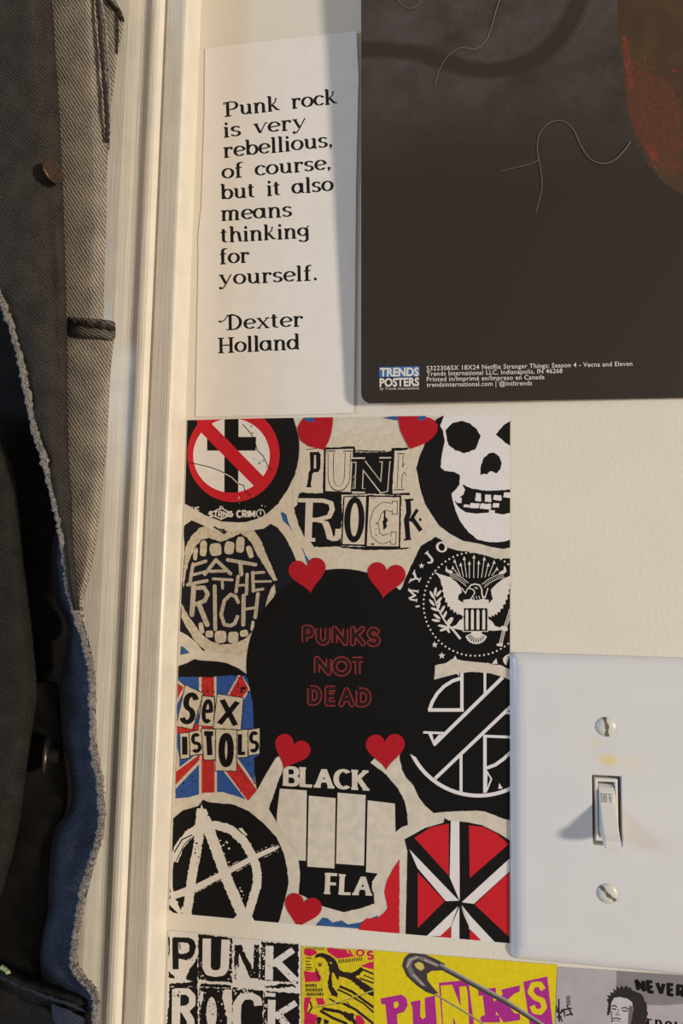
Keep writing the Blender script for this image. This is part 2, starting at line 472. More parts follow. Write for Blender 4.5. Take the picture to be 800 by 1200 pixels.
HW, HH = .0352, .0572
lo = [rrect(HW, HH, .0022, 0), rrect(HW, HH, .0022, .0006), rrect(HW - .0006, HH - .0006, .0022, .0014), rrect(HW - .0015, HH - .0015, .002, .0022), rrect(HW - .0028, HH - .0028, .002, .0030), rrect(HW - .0042, HH - .0042, .002, .0034), rrect(HW - .0056, HH - .0056, .002, GP),
      rrect(.00555, .01295, .0003, GP), rrect(.0053, .0127, .0003, GP - .0003), rrect(.0053, .0127, .0003, .0004)]
pl = rings('plate', lo, 'plate_plastic', sw)
for f in pl.data.polygons: f.use_smooth = abs(f.normal.y) < .97 and abs(f.center.x) > .02 or abs(f.center.z) > .03 and abs(f.normal.y) < .97
rings('switch_body', [rrect(.0053, .0127, .0003, .0004), rrect(.001, .001, .0003, .0004)], 'switch_body', sw, cap1=True)
lo = [rrect(.0042, .0115, .0003, .0005), rrect(.0042, .0115, .0003, .0024), rrect(.0040, .0113, .0003, .0027), rrect(.0033, .0104, .0003, .0027), rrect(.0031, .0102, .0003, .0024), rrect(.0031, .0102, .0003, .0005)]
rings('collar', lo, 'lever_plastic', sw)
# lever: side profile (height off wall, z), front then back
lp = [(.0020, .0092), (.0044, .0080), (.0054, .0068), (.0066, .0030), (.0072, .0020), (.0128, -.0060), (.0148, -.0080), (.0152, -.0089), (.0148, -.0107), (.0136, -.0111), (.0090, -.0094), (.0050, -.0076), (.0020, -.0070)]
bm = bmesh.new()
def lw(g): return .0028
lp = [(max(.0006, a - .0018), b) for a, b in lp]
L = [bm.verts.new((CX - lw(a), -a, CZ + b)) for a, b in lp]; R_ = [bm.verts.new((CX + lw(a), -a, CZ + b)) for a, b in lp]
bm.faces.new(L); bm.faces.new(R_[::-1])
for i in range(len(lp)):
    j = (i + 1) % len(lp); bm.faces.new((L[j], L[i], R_[i], R_[j]))
bmesh.ops.recalc_face_normals(bm, faces=bm.faces)
bmesh.ops.bevel(bm, geom=[e for e in bm.edges if e.calc_face_angle(0) > .7], offset=.00035, segments=2, affect='EDGES', profile=.5)
bm.verts.index_update()
lever = link_mesh('toggle_lever', [v.co.copy() for v in bm.verts], [[v.index for v in f.verts] for f in bm.faces], [MATS['lever_plastic']], None, sw)
bm.free()
# OFF moulded on the upper face of the lever, following its slope
def on_lever(u, v):                      # u,v in 0..1 over the marked face
    g0, z0, g1, z1 = .0037, .0066, .00475, .0031
    return Vector((CX - .0029 + u * .0058, -(g0 + (g1 - g0) * v) - .0002, CZ + z0 + (z1 - z0) * v))
bm = bmesh.new()
for k, ch in enumerate('OFF'):
    segs = {'O': [((0, 0), (1, 0)), ((1, 0), (1, 1)), ((1, 1), (0, 1)), ((0, 1), (0, 0))], 'F': [((0, 0), (1, 0)), ((0, 0), (0, 1)), ((0, .48), (.8, .48))]}[ch]
    for a, b in segs:
        pa = on_lever(.2 + k * .26 + a[0] * .17, .12 + a[1] * .8); pb = on_lever(.2 + k * .26 + b[0] * .17, .12 + b[1] * .8)
        d = (pb - pa).normalized(); nn = Vector((0, -.96, .27)); s = d.cross(nn).normalized() * .00016; ex = d * .00016
        q = [pa - ex + s, pb + ex + s, pb + ex - s, pa - ex - s]
        lo_ = [bm.verts.new(v - nn * .0003) for v in q]; hi_ = [bm.verts.new(v + nn * .00012) for v in q]
        bm.faces.new(hi_)
        for i in range(4): bm.faces.new((lo_[i], lo_[(i + 1) % 4], hi_[(i + 1) % 4], hi_[i]))
bmesh.ops.recalc_face_normals(bm, faces=bm.faces); bm.verts.index_update()
tag(link_mesh('lettering', [v.co.copy() for v in bm.verts], [[v.index for v in f.verts] for f in bm.faces], [MATS['moulded_letter']], None, lever), 'raised OFF lettering')
bm.free()
# oval head screws, slot turned as in the photo
def screw(px, py, ang):
    c = P(px, py, GP + .0006); r = .0036; vs, fs = [], []; K = 28
    prof_ = [(1.0, .0), (1.0, .35), (.93, .62), (.75, .85), (.45, 1.0), (.0, 1.06)]
    for rr, hh in prof_[:-1]:
        vs += [Vector((c.x + r * rr * math.cos(2 * math.pi * k / K), -GP + .0003 - .0013 * hh, c.z + r * rr * math.sin(2 * math.pi * k / K))) for k in range(K)]
    vs.append(Vector((c.x, -GP + .0003 - .0013 * 1.06, c.z)))
    for i in range(4):
        for k in range(K): fs.append((i * K + k, i * K + (k + 1) % K, (i + 1) * K + (k + 1) % K, (i + 1) * K + k))
    for k in range(K): fs.append((4 * K + k, 4 * K + (k + 1) % K, 5 * K))
    s = link_mesh('screw', vs, fs, [MATS['screw_paint']], None, sw, origin=Vector((c.x, -GP, c.z)), smooth=True)
    d = Vector((math.cos(math.radians(ang)), 0, math.sin(math.radians(ang)))); e = Vector((-d.z, 0, d.x))
    v2 = []; N = 16
    for yy in (-.0002, 0):
        for i in range(N + 1):
            t = -1 + 2 * i / N; wv = .00058 + .00016 * math.sin(i * .9)
            y = -GP + .0003 - .0013 * float(np.interp(abs(t) * .96 if abs(t) < 1 else 1.0, [0, .45, .75, .93, 1.0], [1.06, 1.0, .85, .62, .35])) - .00007 + (.0006 if yy == 0 else 0)
            off = .0002 * math.sin(i * .55)
            for sd in (-1, 1): v2.append(Vector((c.x, y, c.z)) + d * (t * r) + e * (sd * wv + off))
    f2 = []
    for i in range(N):
        a = 2 * i; f2.append((a, a + 1, a + 3, a + 2)); b = a + 2 * (N + 1); f2.append((b, b + 2, b + 3, b + 1))
        f2.append((a, a + 2, b + 2, b)); f2.append((a + 1, b + 1, b + 3, a + 3))
    f2.append((0, 2 * N + 2, 2 * N + 3, 1)); e2 = 2 * N; f2.append((e2, e2 + 1, e2 + 2 * N + 3, e2 + 2 * N + 2))
    tag(link_mesh('slot', v2, f2, [MATS['slot_metal']], None, s), 'worn slot of the screw head')
screw(710.3, 852, 97); screw(712.2, 1047.7, -42)
# ------------------------------------------------------------------ denim jacket
def denim(name, c1, c2, scale, ang, rough=.9, mixn=.35, fuzz=.4):
    M = bpy.data.materials.new(name); M.use_nodes = True; MATS[name] = M
    nt = M.node_tree; bs = nt.nodes['Principled BSDF']; bs.inputs['Roughness'].default_value = rough
    bs.inputs['Specular IOR Level'].default_value = .1
    uv = nt.nodes.new('ShaderNodeUVMap'); mp = nt.nodes.new('ShaderNodeMapping')
    mp.inputs['Rotation'].default_value = (0, 0, math.radians(ang)); mp.inputs['Scale'].default_value = (scale,) * 3
    nt.links.new(uv.outputs[0], mp.inputs['Vector'])
    wv = nt.nodes.new('ShaderNodeTexWave'); wv.inputs['Scale'].default_value = 1.0; wv.inputs['Distortion'].default_value = 3.0
    wv.inputs['Detail'].default_value = 3; wv.inputs['Detail Scale'].default_value = 2.0
    nt.links.new(mp.outputs[0], wv.inputs['Vector'])
    nz = nt.nodes.new('ShaderNodeTexNoise'); nz.inputs['Scale'].default_value = 1700; nz.inputs['Detail'].default_value = 3
    nt.links.new(uv.outputs[0], nz.inputs['Vector'])
    n3 = nt.nodes.new('ShaderNodeTexNoise'); n3.inputs['Scale'].default_value = 120; n3.inputs['Detail'].default_value = 4
    nt.links.new(uv.outputs[0], n3.inputs['Vector'])
    mx = nt.nodes.new('ShaderNodeMix'); mx.data_type = 'FLOAT'; mx.inputs[0].default_value = mixn
    nt.links.new(wv.outputs['Fac'], mx.inputs[2]); nt.links.new(nz.outputs['Fac'], mx.inputs[3])
    m2 = nt.nodes.new('ShaderNodeMix'); m2.data_type = 'FLOAT'; m2.inputs[0].default_value = .3
    nt.links.new(mx.outputs[0], m2.inputs[2]); nt.links.new(n3.outputs['Fac'], m2.inputs[3])
    r = nt.nodes.new('ShaderNodeValToRGB'); r.color_ramp.elements[0].position = .3; r.color_ramp.elements[1].position = .7
    r.color_ramp.elements[0].color = srgb(*c1); r.color_ramp.elements[1].color = srgb(*c2)
    nt.links.new(m2.outputs[0], r.inputs['Fac']); nt.links.new(r.outputs['Color'], bs.inputs['Base Color'])
    b = nt.nodes.new('ShaderNodeBump'); b.inputs['Strength'].default_value = fuzz; b.inputs['Distance'].default_value = .0005
    nt.links.new(mx.outputs[0], b.inputs['Height']); nt.links.new(b.outputs['Normal'], bs.inputs['Normal'])
denim('charcoal_denim', (22, 21, 21), (74, 69, 65), 300, -50, mixn=.8)
denim('grey_denim_wrong_side', (88, 81, 75), (172, 161, 147), 300, -33, mixn=.45)
denim('blue_denim', (16, 19, 27), (70, 77, 96), 380, -50, mixn=.82)
denim('black_denim', (10, 10, 11), (46, 44, 43), 420, -60, mixn=.8)
denim('sleeve_denim', (12, 12, 12), (58, 54, 50), 300, -50, mixn=.88)
denim('hem_denim', (40, 37, 35), (118, 110, 102), 300, -60, mixn=.5)
mat('raw_thread', (168, 160, 155), .95, .05, .6, 2200)
mat('seam_thread', (70, 64, 60), .95, .05, .45, 1500)
mat('copper_button', (92, 74, 62), .38, .5, .25, 700, metal=.75)
mat('steel_button', (95, 88, 82), .35, .5, .2, 700, metal=.9)
mat('green_thread', (150, 170, 120), .9, .1)

jk = empty('denim_jacket', P(40, 600, .03))
tag(jk, 'dark grey denim jacket with raw frayed edge hanging in front of the door casing', 'jacket')
EDGE = [(-12, 300), (0, 345), (15, 390), (28, 440), (40, 500), (52, 540), (65, 590), (75, 640), (79, 680), (87, 712), (96, 740), (104, 770), (108, 800), (108, 860), (112, 890), (117, 920), (119, 950), (117, 980), (108, 1010), (98, 1040), (92, 1075), (88, 1110), (86, 1130), (95, 1145), (105, 1156), (112, 1172), (111, 1215), (110, 1260)]
def edge_x(y):
    for (x0, y0), (x1, y1) in zip(EDGE, EDGE[1:]):
        if y0 <= y <= y1: return x0 + (x1 - x0) * (y - y0) / (y1 - y0)
    return -12 if y < 300 else 110
# outer front: charcoal, rolling back at its right border
rb = [(-60, 55), (0, 61), (60, 65), (120, 69), (200, 73), (260, 75), (320, 77), (370, 78), (420, 79), (480, 79), (540, 81), (590, 84), (640, 86), (690, 91), (715, 93)]
rows = []
for y, xr in rb:
    xl = -70 if y < 330 else max(-70, edge_x(y) - 1)
    wd = xr - xl
    rows.append([(xl, y, .047), (xl + wd * .25, y, .049), (xl + wd * .5, y, .049), (xl + wd * .8, y, .046), (xl + wd * .95, y, .0405), (xr, y, .035), (xr - min(4, wd * .2), y, .030)])
loft('front_panel', rows, MATS['charcoal_denim'], jk, 4, 5, .0013, .0009, 3, fold=lambda x, y: .0016 * math.exp(-((x - 45 - (y - 100) * .12) / 9) ** 2) - .0018 * math.exp(-((x - 58 - (y - 260) * .05) / 5) ** 2))
# wrong side of the turned-back placket
rows = [[(52, y, .030), (a * .5 + 38, y, .033), (a * .8 + 15, y, .0325), (a, y, .030), (a - 2.5, y, .0265)] for y, a in ((-60, 108), (0, 112), (50, 116), (100, 120), (150, 123), (200, 125), (250, 124.5), (300, 123), (340, 122), (378, 121), (390, 121))]
tag(loft('facing', rows, MATS['grey_denim_wrong_side'], jk, 4, 5, .0013, .0004, 5), 'light grey wrong side of the denim with diagonal twill')
rows = [[(max(72, edge_x(y) + 2), y, .029), (max(77, edge_x(y) + 4), y, .032), (a * .5 + max(45, edge_x(y) * .5 + 2), y, .0335), (a - 3, y, .032), (a, y, .0295), (a - 2.5, y, .0265)] for y, a in ((385, 134), (400, 133.5), (430, 130), (470, 127.5), (520, 125), (560, 121), (610, 115.5), (650, 110), (680, 104), (700, 98), (716, 94.5), (730, 94.2))]
tag(loft('facing', rows, MATS['grey_denim_wrong_side'], jk, 4, 5, .0013, .0005, 6), 'light grey wrong side of the denim below the hem band')
# little flap of the pocket behind
rows = [[(104, y, .026), ((b + 104) / 2, y, .0275), (b - 2, y, .0265), (b, y, .0245)] for y, b in ((-50, 128), (-10, 134), (5, 138), (18, 144), (40, 143), (66, 137.5), (100, 133.5), (132, 129), (165, 127), (200, 125.5))]
loft('pocket_flap', rows, MATS['grey_denim_wrong_side'], jk, 4, 4, .0012, .0002, 8)
def seam(pts, r, mt, name, jit=.0006, sd=1, k=10, label=None):
    rn = random.Random(sd); pp = catmull(pts, k)
    W = [P(x, y, g_) + Vector((rn.uniform(-jit, jit), rn.uniform(-jit, jit) * .5, rn.uniform(-jit, jit))) for x, y, g_ in pp]
    rs = [r * rn.uniform(.75, 1.25) for _ in W]
    o = tube(name, W, rs, mt, jk, 7)
    return tag(o, label) if label else o
seam([(112, -10, .0335), (116, 20, .0335), (120, 70, .0338), (125, 130, .0332), (126, 165, .0322)], .0008, MATS['seam_thread'], 'seam', .0003, 4)
seam([(118, 0, .0315), (123, 30, .0315), (127, 80, .0312), (128, 130, .030), (127, 175, .0285)], .0006, MATS['raw_thread'], 'stitching', .0002, 5)
seam([(120, -8, .0285), (130, 4, .0285), (139, 14, .0275), (143, 24, .0262)], .0009, MATS['seam_thread'], 'seam', .0004, 6)
seam([(137, 12, .0278), (138, 36, .0277), (137, 62, .0270)], .0004, MATS['seam_thread'], 'stitching', .0001, 7)
# twisted hem band across the facing
rows = [[(80, y0, .0335), (92, y0 + 1, .0365 - .001 * k_), (106, y0 + 2, .0368 - .001 * k_), (122, y0 + 3.5, .0358 - .001 * k_), (133 - k_, y0 + 5, .0325), (135.5 - 1.5 * k_, y0 + 5, .029)] for k_, y0 in ((2, 371), (.4, 374), (0, 380), (0, 386), (.4, 391), (2, 394))]
loft('hem_band', rows, MATS['hem_denim'], jk, 6, 4, .0011, .0005, 12)
seam([(83, 376, .0367), (95, 378, .0382), (108, 379.5, .0382), (122, 381.5, .0375), (133, 385, .034)], .0008, MATS['seam_thread'], 'stitching', .0007, 9, 8)
# raw frayed edge: a cord of loose threads with whiskers
ep = [(x, y, .0485 if y < 560 else (.0485 - (y - 560) / 240 * .0115 if y < 800 else .037)) for x, y in EDGE]
seam(ep, .0013, MATS['raw_thread'], 'frayed_edge', .0005, 21, 16, 'pale frayed raw edge of the denim')
rn = random.Random(5); vs, fs = [], []
pp = catmull(ep, 30)
for i, (x, y, g_) in enumerate(pp):
    if y < 325: continue
    for _ in range(3):
        a = rn.uniform(0, 6.28); ln = rn.uniform(1.5, 5.0)
        p0 = P(x + rn.uniform(-3, 3), y + rn.uniform(-2, 2), g_ + .001); p1 = P(x + math.cos(a) * ln, y + math.sin(a) * ln, g_ + rn.uniform(-.0005, .0022))
        d = (p1 - p0).normalized(); s = d.cross(Vector((0, 1, 0))).normalized() * .00011; u = d.cross(s).normalized() * .00011
        k = len(vs); vs += [p0 + s, p0 - s * .5 + u, p0 - s * .5 - u, p1]; fs += [(k, k + 1, k + 3), (k + 1, k + 2, k + 3), (k + 2, k, k + 3)]
o = link_mesh('loose_threads', vs, fs, [MATS['raw_thread']], None, jk); tag(o, 'short loose threads of the frayed edge', kind='stuff')
# blue inside of the front below
bl = [(612, 71), (630, 66), (650, 63), (675, 65), (700, 68), (720, 77), (736, 82), (760, 80), (800, 73), (840, 73), (870, 76), (900, 85), (945, 86), (969, 68), (1008, 61), (1065, 58), (1101, 51), (1134, 50), (1160, 60), (1185, 70)]
rows = []
for y, x in bl:
    xr = edge_x(y) + 1; wd = max(4, xr - x)
    rows.append([(x - 3, y, .020), (x, y, .0265), (x + wd * .35, y, .031), (x + wd * .7, y, .0325), (xr, y, .0345 if y > 800 else .0345 + (800 - y) / 240 * .010)])
tag(loft('lining', rows, MATS['blue_denim'], jk, 4, 5, .0012, .0007, 14), 'blue denim showing inside the frayed edge')
# dark depth of the garment
rows = [[(-90, y, .012), (-20, y, .0135), (40, y, .0145), (xr, y, .0155)] for y, xr in ((280, 96), (400, 96), (520, 96), (620, 96), (690, 95), (740, 94), (800, 98), (900, 104), (960, 104), (1020, 90), (1100, 78), (1180, 92), (1260, 95))]
loft('back_panel', rows, MATS['black_denim'], jk, 3, 4, .0012, .0010, 15)
# sleeve at far left
sl = [(470, -10), (520, 4), (560, 18), (640, 26), (700, 33), (800, 43), (840, 40), (880, 34), (925, 28), (970, 22), (1020, 10), (1060, -2), (1110, -16), (1200, -30)]
rows = [[(-90, y, .030), (-40, y, .040), (x - 22, y, .041), (x - 8, y, .038), (x, y, .031), (x - 4, y, .024)] for y, x in sl]
loft('sleeve', rows, MATS['sleeve_denim'], jk, 4, 4, .0013, .0007, 16)
# inner placket with its button seen edge on
rows = [[(-20, y, .0165), (20, y, .020), (x - 14, y, .0225), (x, y, .0215), (x + 3, y, .0165)] for y, x in ((800, 66), (840, 69), (880, 72), (920, 76), (950, 74), (990, 62), (1050, 56), (1100, 50), (1140, 50))]
loft('placket', rows, MATS['black_denim'], jk, 4, 4, .0012, .0008, 17)
# hem across the bottom
rows = [[(-80, 1092 + d, g_), (0, 1128 + d, g_ + .001), (25, 1142 + d, g_ + .002), (55, 1152 + d, g_ + .002), (85, 1160 + d, g_ + .001), (108, 1166 + d, g_ - .003)] for d, g_ in ((0, .028), (6, .0335), (14, .0350), (22, .0335), (26, .0318), (34, .0340), (60, .0345), (110, .0330))]
loft('hem', rows, MATS['black_denim'], jk, 5, 4, .0014, .0008, 18)
seam([(-5, 1141, .0368), (12, 1150, .0372), (30, 1158, .0375), (55, 1168, .0375), (80, 1176, .0372), (102, 1186, .034)], .0006, MATS['blue_denim'], 'stitching', .0003, 31, 10, 'blue stitch line along the hem')
tag(loft('hem', [[(58 + d * .1, 1160 + d, .0372), (72, 1164 + d, .0385), (88, 1170 + d, .0380), (102, 1176 + d, .0345)] for d in (18, 26, 40, 60, 90)], MATS['blue_denim'], jk, 4, 4, .0012, .0006, 19), 'worn blue corner of the hem')
seam([(2, 1134, .0365), (8, 1138, .0372), (10, 1141, .0372)], .0009, MATS['green_thread'], 'bar_tack', .0002, 33, 5, 'pale green bar tack')
# shank buttons
def button(px, py, g_, r, nrm, mt, label):
    c = P(px, py, g_); nrm = Vector(nrm).normalized(); u = nrm.cross(Vector((0, 0, 1))).normalized(); v = nrm.cross(u)
    prof_ = [(.35, -.9), (.35, -.28), (.9, -.25), (1, -.08), (1, .06), (.93, .15), (.84, .13), (.6, .17), (.3, .2)]
    vs, fs = [], []; K = 28
    for rr, hh in prof_: vs += [c + (u * math.cos(2 * math.pi * k / K) + v * math.sin(2 * math.pi * k / K)) * r * rr + nrm * hh * r * .7 for k in range(K)]
    for i in range(len(prof_) - 1):
        for k in range(K): fs.append((i * K + k, i * K + (k + 1) % K, (i + 1) * K + (k + 1) % K, (i + 1) * K + k))
    fs.append(tuple((len(prof_) - 1) * K + k for k in range(K))); fs.append(tuple(range(K))[::-1])
    tag(link_mesh('button', vs, fs, [MATS[mt]], None, jk, smooth=True), label)
button(62.5, 200.5, .0472, .0047, (.93, -.34, .03), 'copper_button', 'copper metal button on the charcoal front')
button(53, 886, .0275, .0078, (-.88, -.47, .02), 'steel_button', 'dark metal button seen edge on')
# ------------------------------------------------------------------ inks and papers
def ink(n, rgb, var=.06, rough=.5, spec=.3, vs=500, rgb2=None): mat(n, rgb, rough, spec, var, vs, rgb2=rgb2)
ink('torn_paper', (214, 203, 188), .07, .6, .25, 260)
ink('paper_white', (226, 219, 214), .02, .5, .3)
ink('note_paper', (232, 225, 219), .02, .6, .25, 120)
ink('sticker_white', (222, 216, 212), .03)
ink('black', (20, 17, 17), .12, .5, .2)
ink('deep_black', (13, 11, 11), .1, .5, .2)
ink('text_black', (24, 24, 24), .1, .6, .2)
ink('dark_grey_ink', (50, 46, 46))
ink('navy', (25, 24, 32), .15, .5, .2)
ink('kraft', (212, 197, 176), .05)
ink('bone', (208, 194, 172), .12, vs=700)
ink('chalk', (196, 182, 164), .15, vs=900)
ink('skull_white', (226, 220, 220), .02)
ink('seal_white', (222, 214, 206), .03)
ink('red', (202, 26, 40), .05)
ink('heart_red', (178, 14, 32), .05)
ink('jack_red', (196, 42, 40), .18, vs=900)
ink('jack_blue', (46, 84, 156), .12)
ink('chip_blue', (46, 92, 150), .15)
ink('outline_red', (150, 46, 46), .1)
ink('letter_maroon', (34, 10, 11), .1)
ink('letter_card', (206, 192, 172), .08)
ink('yellow', (226, 204, 22), .05)
ink('flyer_yellow', (222, 198, 30), .1, vs=700)
ink('flyer_pink', (206, 24, 84), .08)
ink('flyer_black', (44, 28, 22), .2)
ink('magenta', (176, 42, 142), .06)
ink('pin_dark', (66, 58, 62)); ink('pin_mid', (120, 112, 114)); ink('pin_light', (178, 170, 168)); ink('pin_pale', (206, 190, 96))
ink('photo_lilac', (178, 171, 176), .05, vs=150)
ink('photo_grey', (134, 128, 134), .06, vs=150)
ink('photo_light', (196, 190, 194), .04)
ink('photo_dark', (44, 40, 43), .1)
ink('photo_shade', (112, 105, 110), .08)
ink('sheet_back', (210, 205, 198))

# ================================================================== quote note
# thin-and-thick roman lower case drawn with a broad nib; y 0 = x-height, 1 = baseline, up is negative
def bowl(cx, rx, a0=0, a1=360, cy=.5, ry=.47, n=18): return arc(cx, cy, rx, ry, a0, a1, n)
TH = 1      # thin stroke flag
LC = {
 'P': (1.02, [([(.2, -.40), (.2, 1)], 0), ([(-.08, -.36), (.5, -.40)] + arc(.5, -.02, .42, .38, -80, 95, 12) + [(.22, .36)], 0), ([(-.05, 1), (.46, 1)], TH), ([(-.1, -.38), (-.06, -.18)], TH)]),
 'D': (1.2, [([(.32, -.42), (.32, 1)], 0), ([(.05, -.42), (.5, -.42)] + arc(.5, .29, .55, .71, -90, 90, 16) + [(.05, 1)], 0)]),
 'H': (1.2, [([(.2, -.42), (.2, 1)], 0), ([(.98, -.42), (.98, 1)], 0), ([(.2, .28), (.98, .28)], TH), ([(-.04, -.42), (.44, -.42)], TH), ([(-.04, 1), (.44, 1)], TH), ([(.74, -.42), (1.22, -.42)], TH), ([(.74, 1), (1.22, 1)], TH)]),
 'a': (.92, [(bowl(.36, .34), 0), ([(.72, .02), (.72, .9), (.9, 1)], 0), ([(.5, .04), (.74, .02)], TH)]),
 'b': (.88, [([(.14, -.5), (.14, .98)], 0), (bowl(.48, .34), 0), ([(-.04, -.48), (.16, -.5)], TH)]),
 'c': (.74, [(bowl(.42, .36, -45, -318), 0), ([(.62, .12), (.7, .26)], 0)]),
 'd': (.94, [([(.74, -.5), (.74, 1)], 0), (bowl(.38, .34), 0), ([(.56, -.48), (.76, -.5)], TH), ([(.74, 1), (.92, .98)], TH)]),
 'e': (.8, [(bowl(.42, .36, -8, -318), 0), ([(.08, .52), (.78, .44)], TH)]),
 'f': (.6, [([(.24, 1), (.24, -.2)] + arc(.46, -.24, .22, .24, 180, 300, 8), 0), ([(.02, .06), (.52, .02)], TH), ([(.02, 1), (.5, 1)], TH)]),
 'g': (.86, [(bowl(.38, .33, cy=.4, ry=.38), 0), ([(.7, .1), (.72, 1.1)] + arc(.42, 1.12, .3, .26, 10, 165, 8), 0), ([(.6, .1), (.86, -.16)], TH)]),
 'h': (.98, [([(.2, -.5), (.2, 1)], 0), ([(.22, .34)] + arc(.5, .34, .26, .32, 190, 330, 8) + [(.84, 1), (.98, .94)], 0), ([(0, -.46), (.22, -.5)], TH), ([(.02, 1), (.38, 1)], TH)]),
 'i': (.42, [([(.2, .0), (.2, 1)], 0), ([(.02, .05), (.22, .02)], TH), ([(.02, 1), (.4, 1)], TH), ('dot', (.2, -.34))]),
 'k': (.94, [([(.18, -.5), (.18, 1)], 0), ([(.2, .56), (.62, .1), (.62, -.18), (.74, -.2)], TH), ([(.36, .4), (.74, .94), (.94, .92)], 0), ([(0, -.46), (.2, -.5)], TH), ([(.02, 1), (.36, 1)], TH)]),
 'l': (.42, [([(.2, -.5), (.2, 1)], 0), ([(.02, -.46), (.22, -.5)], TH), ([(.02, 1), (.4, 1)], TH)]),
 'm': (1.42, [([(.2, 0), (.2, 1)], 0), ([(.2, .34)] + arc(.46, .34, .24, .32, 190, 350, 8) + [(.68, 1)], 0), ([(.7, .34)] + arc(.94, .34, .24, .32, 190, 350, 8) + [(1.16, 1)], 0), ([(0, .05), (.22, .02)], TH), ([(.04, 1), (.38, 1)], TH), ([(.52, 1), (.84, 1)], TH), ([(1.02, 1), (1.36, 1)], TH)]),
 'n': (.98, [([(.2, 0), (.2, 1)], 0), ([(.2, .34)] + arc(.5, .34, .26, .32, 190, 350, 8) + [(.76, 1)], 0), ([(0, .05), (.22, .02)], TH), ([(.04, 1), (.38, 1)], TH), ([(.6, 1), (.96, 1)], TH)]),
 'o': (.84, [(bowl(.42, .37), 0)]),
 'r': (.7, [([(.2, 0), (.2, 1)], 0), ([(.2, .36)] + arc(.46, .34, .24, .3, 190, 300, 6), 0), ([(0, .05), (.22, .02)], TH), ([(.04, 1), (.42, 1)], TH), ('dot', (.6, .14))]),
 's': (.68, [(arc(.34, .26, .25, .23, -25, -260, 10) + arc(.32, .74, .27, .24, -85, 155, 10), 0), ([(.56, .04), (.58, .24)], TH), ([(.06, .76), (.06, .98)], TH)]),
 't': (.58, [([(.22, -.3), (.22, .8)] + arc(.4, .78, .18, .2, 180, 60, 6), 0), ([(.0, .04), (.48, .0)], TH)]),
 'u': (.98, [([(.2, .02), (.2, .64)] + arc(.46, .66, .26, .32, 180, 20, 8), 0), ([(.76, .02), (.76, 1)], 0), ([(0, .05), (.22, .02)], TH), ([(.56, .05), (.78, .02)], TH), ([(.76, 1), (.96, .97)], TH)]),
 'v': (.88, [([(.12, .04), (.42, .98)], 0), ([(.42, .98), (.78, .04), (.94, .0)], TH), ([(-.04, .04), (.3, .04)], TH)]),
 'x': (.9, [([(.14, .03), (.74, .98)], 0), ([(.12, .98), (.76, .03)], TH), ([(0, .03), (.3, .03)], TH), ([(.6, .03), (.9, .03)], TH), ([(0, .98), (.28, .98)], TH), ([(.58, .98), (.9, .98)], TH)]),
 'y': (.94, [([(.14, .04), (.46, .9)], 0), ([(.86, -.02), (.46, .95), (.26, 1.34), (.06, 1.38)], TH), ([(-.02, .04), (.32, .04)], TH), ('dot', (.08, 1.32))]),
 ',': (.3, [('dot', (.14, .9)), ([(.18, .92), (.08, 1.2)], TH)]),
 '.': (.3, [('dot', (.14, .9))]),
 ' ': (.72, []),
}
note = Art()
NOTE = [(240, 57), (300, 49.5), (360, 43), (417.5, 36), (418.5, 60), (420, 90), (419, 130), (417, 220), (416, 340), (414.5, 484), (360, 485.5), (300, 487), (229, 488.5), (231, 380), (232.5, 300), (232, 280), (236, 240), (239.5, 130)]
note.raw('note_paper', NOTE)
def note_line(txt, x0, y0, x1, y1, xh):
    """baseline from (x0,y0) to (x1,y1); xh = x-height in photo pixels"""
    tot = sum(LC[c][0] for c in txt) + .10 * (len(txt) - 1)
    ux = ((x1 - x0) / tot, (y1 - y0) / tot); uy = (-ux[1] * xh / ux[0] * .35, xh)
    note.fr(0, 0, 1); pen = 0
    for c in txt:
        def mp(p): return (x0 + (pen + p[0]) * ux[0] + (p[1] - 1) * uy[0], y0 + (pen + p[0]) * ux[1] + (p[1] - 1) * uy[1])
        for s in LC[c][1]:
            if s[0] == 'dot': q = mp(s[1]); note.ell('text_black', q[0], q[1], 1.9, 1.75, n=12)
            elif s[1] == TH: note.stroke('text_black', [mp(p) for p in s[0]], 1.45)
            else: note.stroke('text_black', [mp(p) for p in s[0]], 3.7, 1.35)
        pen += LC[c][0] + .10
for a in (('Punk rock', 264, 136.5, 395, 121, 11.6), ('is very', 262, 161, 359, 150, 11.6), ('rebellious,', 262, 184.7, 390, 171.5, 11.8), ('of course,', 260.5, 209.4, 388, 198, 11.6),
          ('but it also', 259.5, 233.8, 390, 223.3, 11.8), ('means', 259, 258.6, 342, 253.4, 11.8), ('thinking', 258.5, 284, 362, 278.2, 11.8), ('for', 257.5, 309.4, 292, 307, 11.8),
          ('yourself.', 257, 334, 372, 328, 11.8), ('Dexter', 264.5, 386.6, 355, 382, 11.8), ('Holland', 256, 413.6, 351, 409, 12)): note_line(*a)
note.stroke('text_black', [(256, 376.5), (259, 377.5), (263, 375), (266.5, 370.5), (271, 368.5), (275, 369)], 1.2); note.ell('text_black', 257.5, 376.8, 2, 1.2, n=10)
nx0, nz0 = P(420, 60).x, P(420, 60).z
def note_gap(x, z):        # the free right edge and the top corner lift a little
    u = max(0, (x - (nx0 - .022)) / .022); return .0004 + .0012 * u * u * (.35 + .65 * min(1, max(0, (z - (nz0 - .10)) / .10)))
tag(note.build('quote_note', None, note_gap, 0, thick=.00018, grid=6, backmat='sheet_back'),
    'tall narrow white paper note with a printed punk rock quote in black letters', 'note')

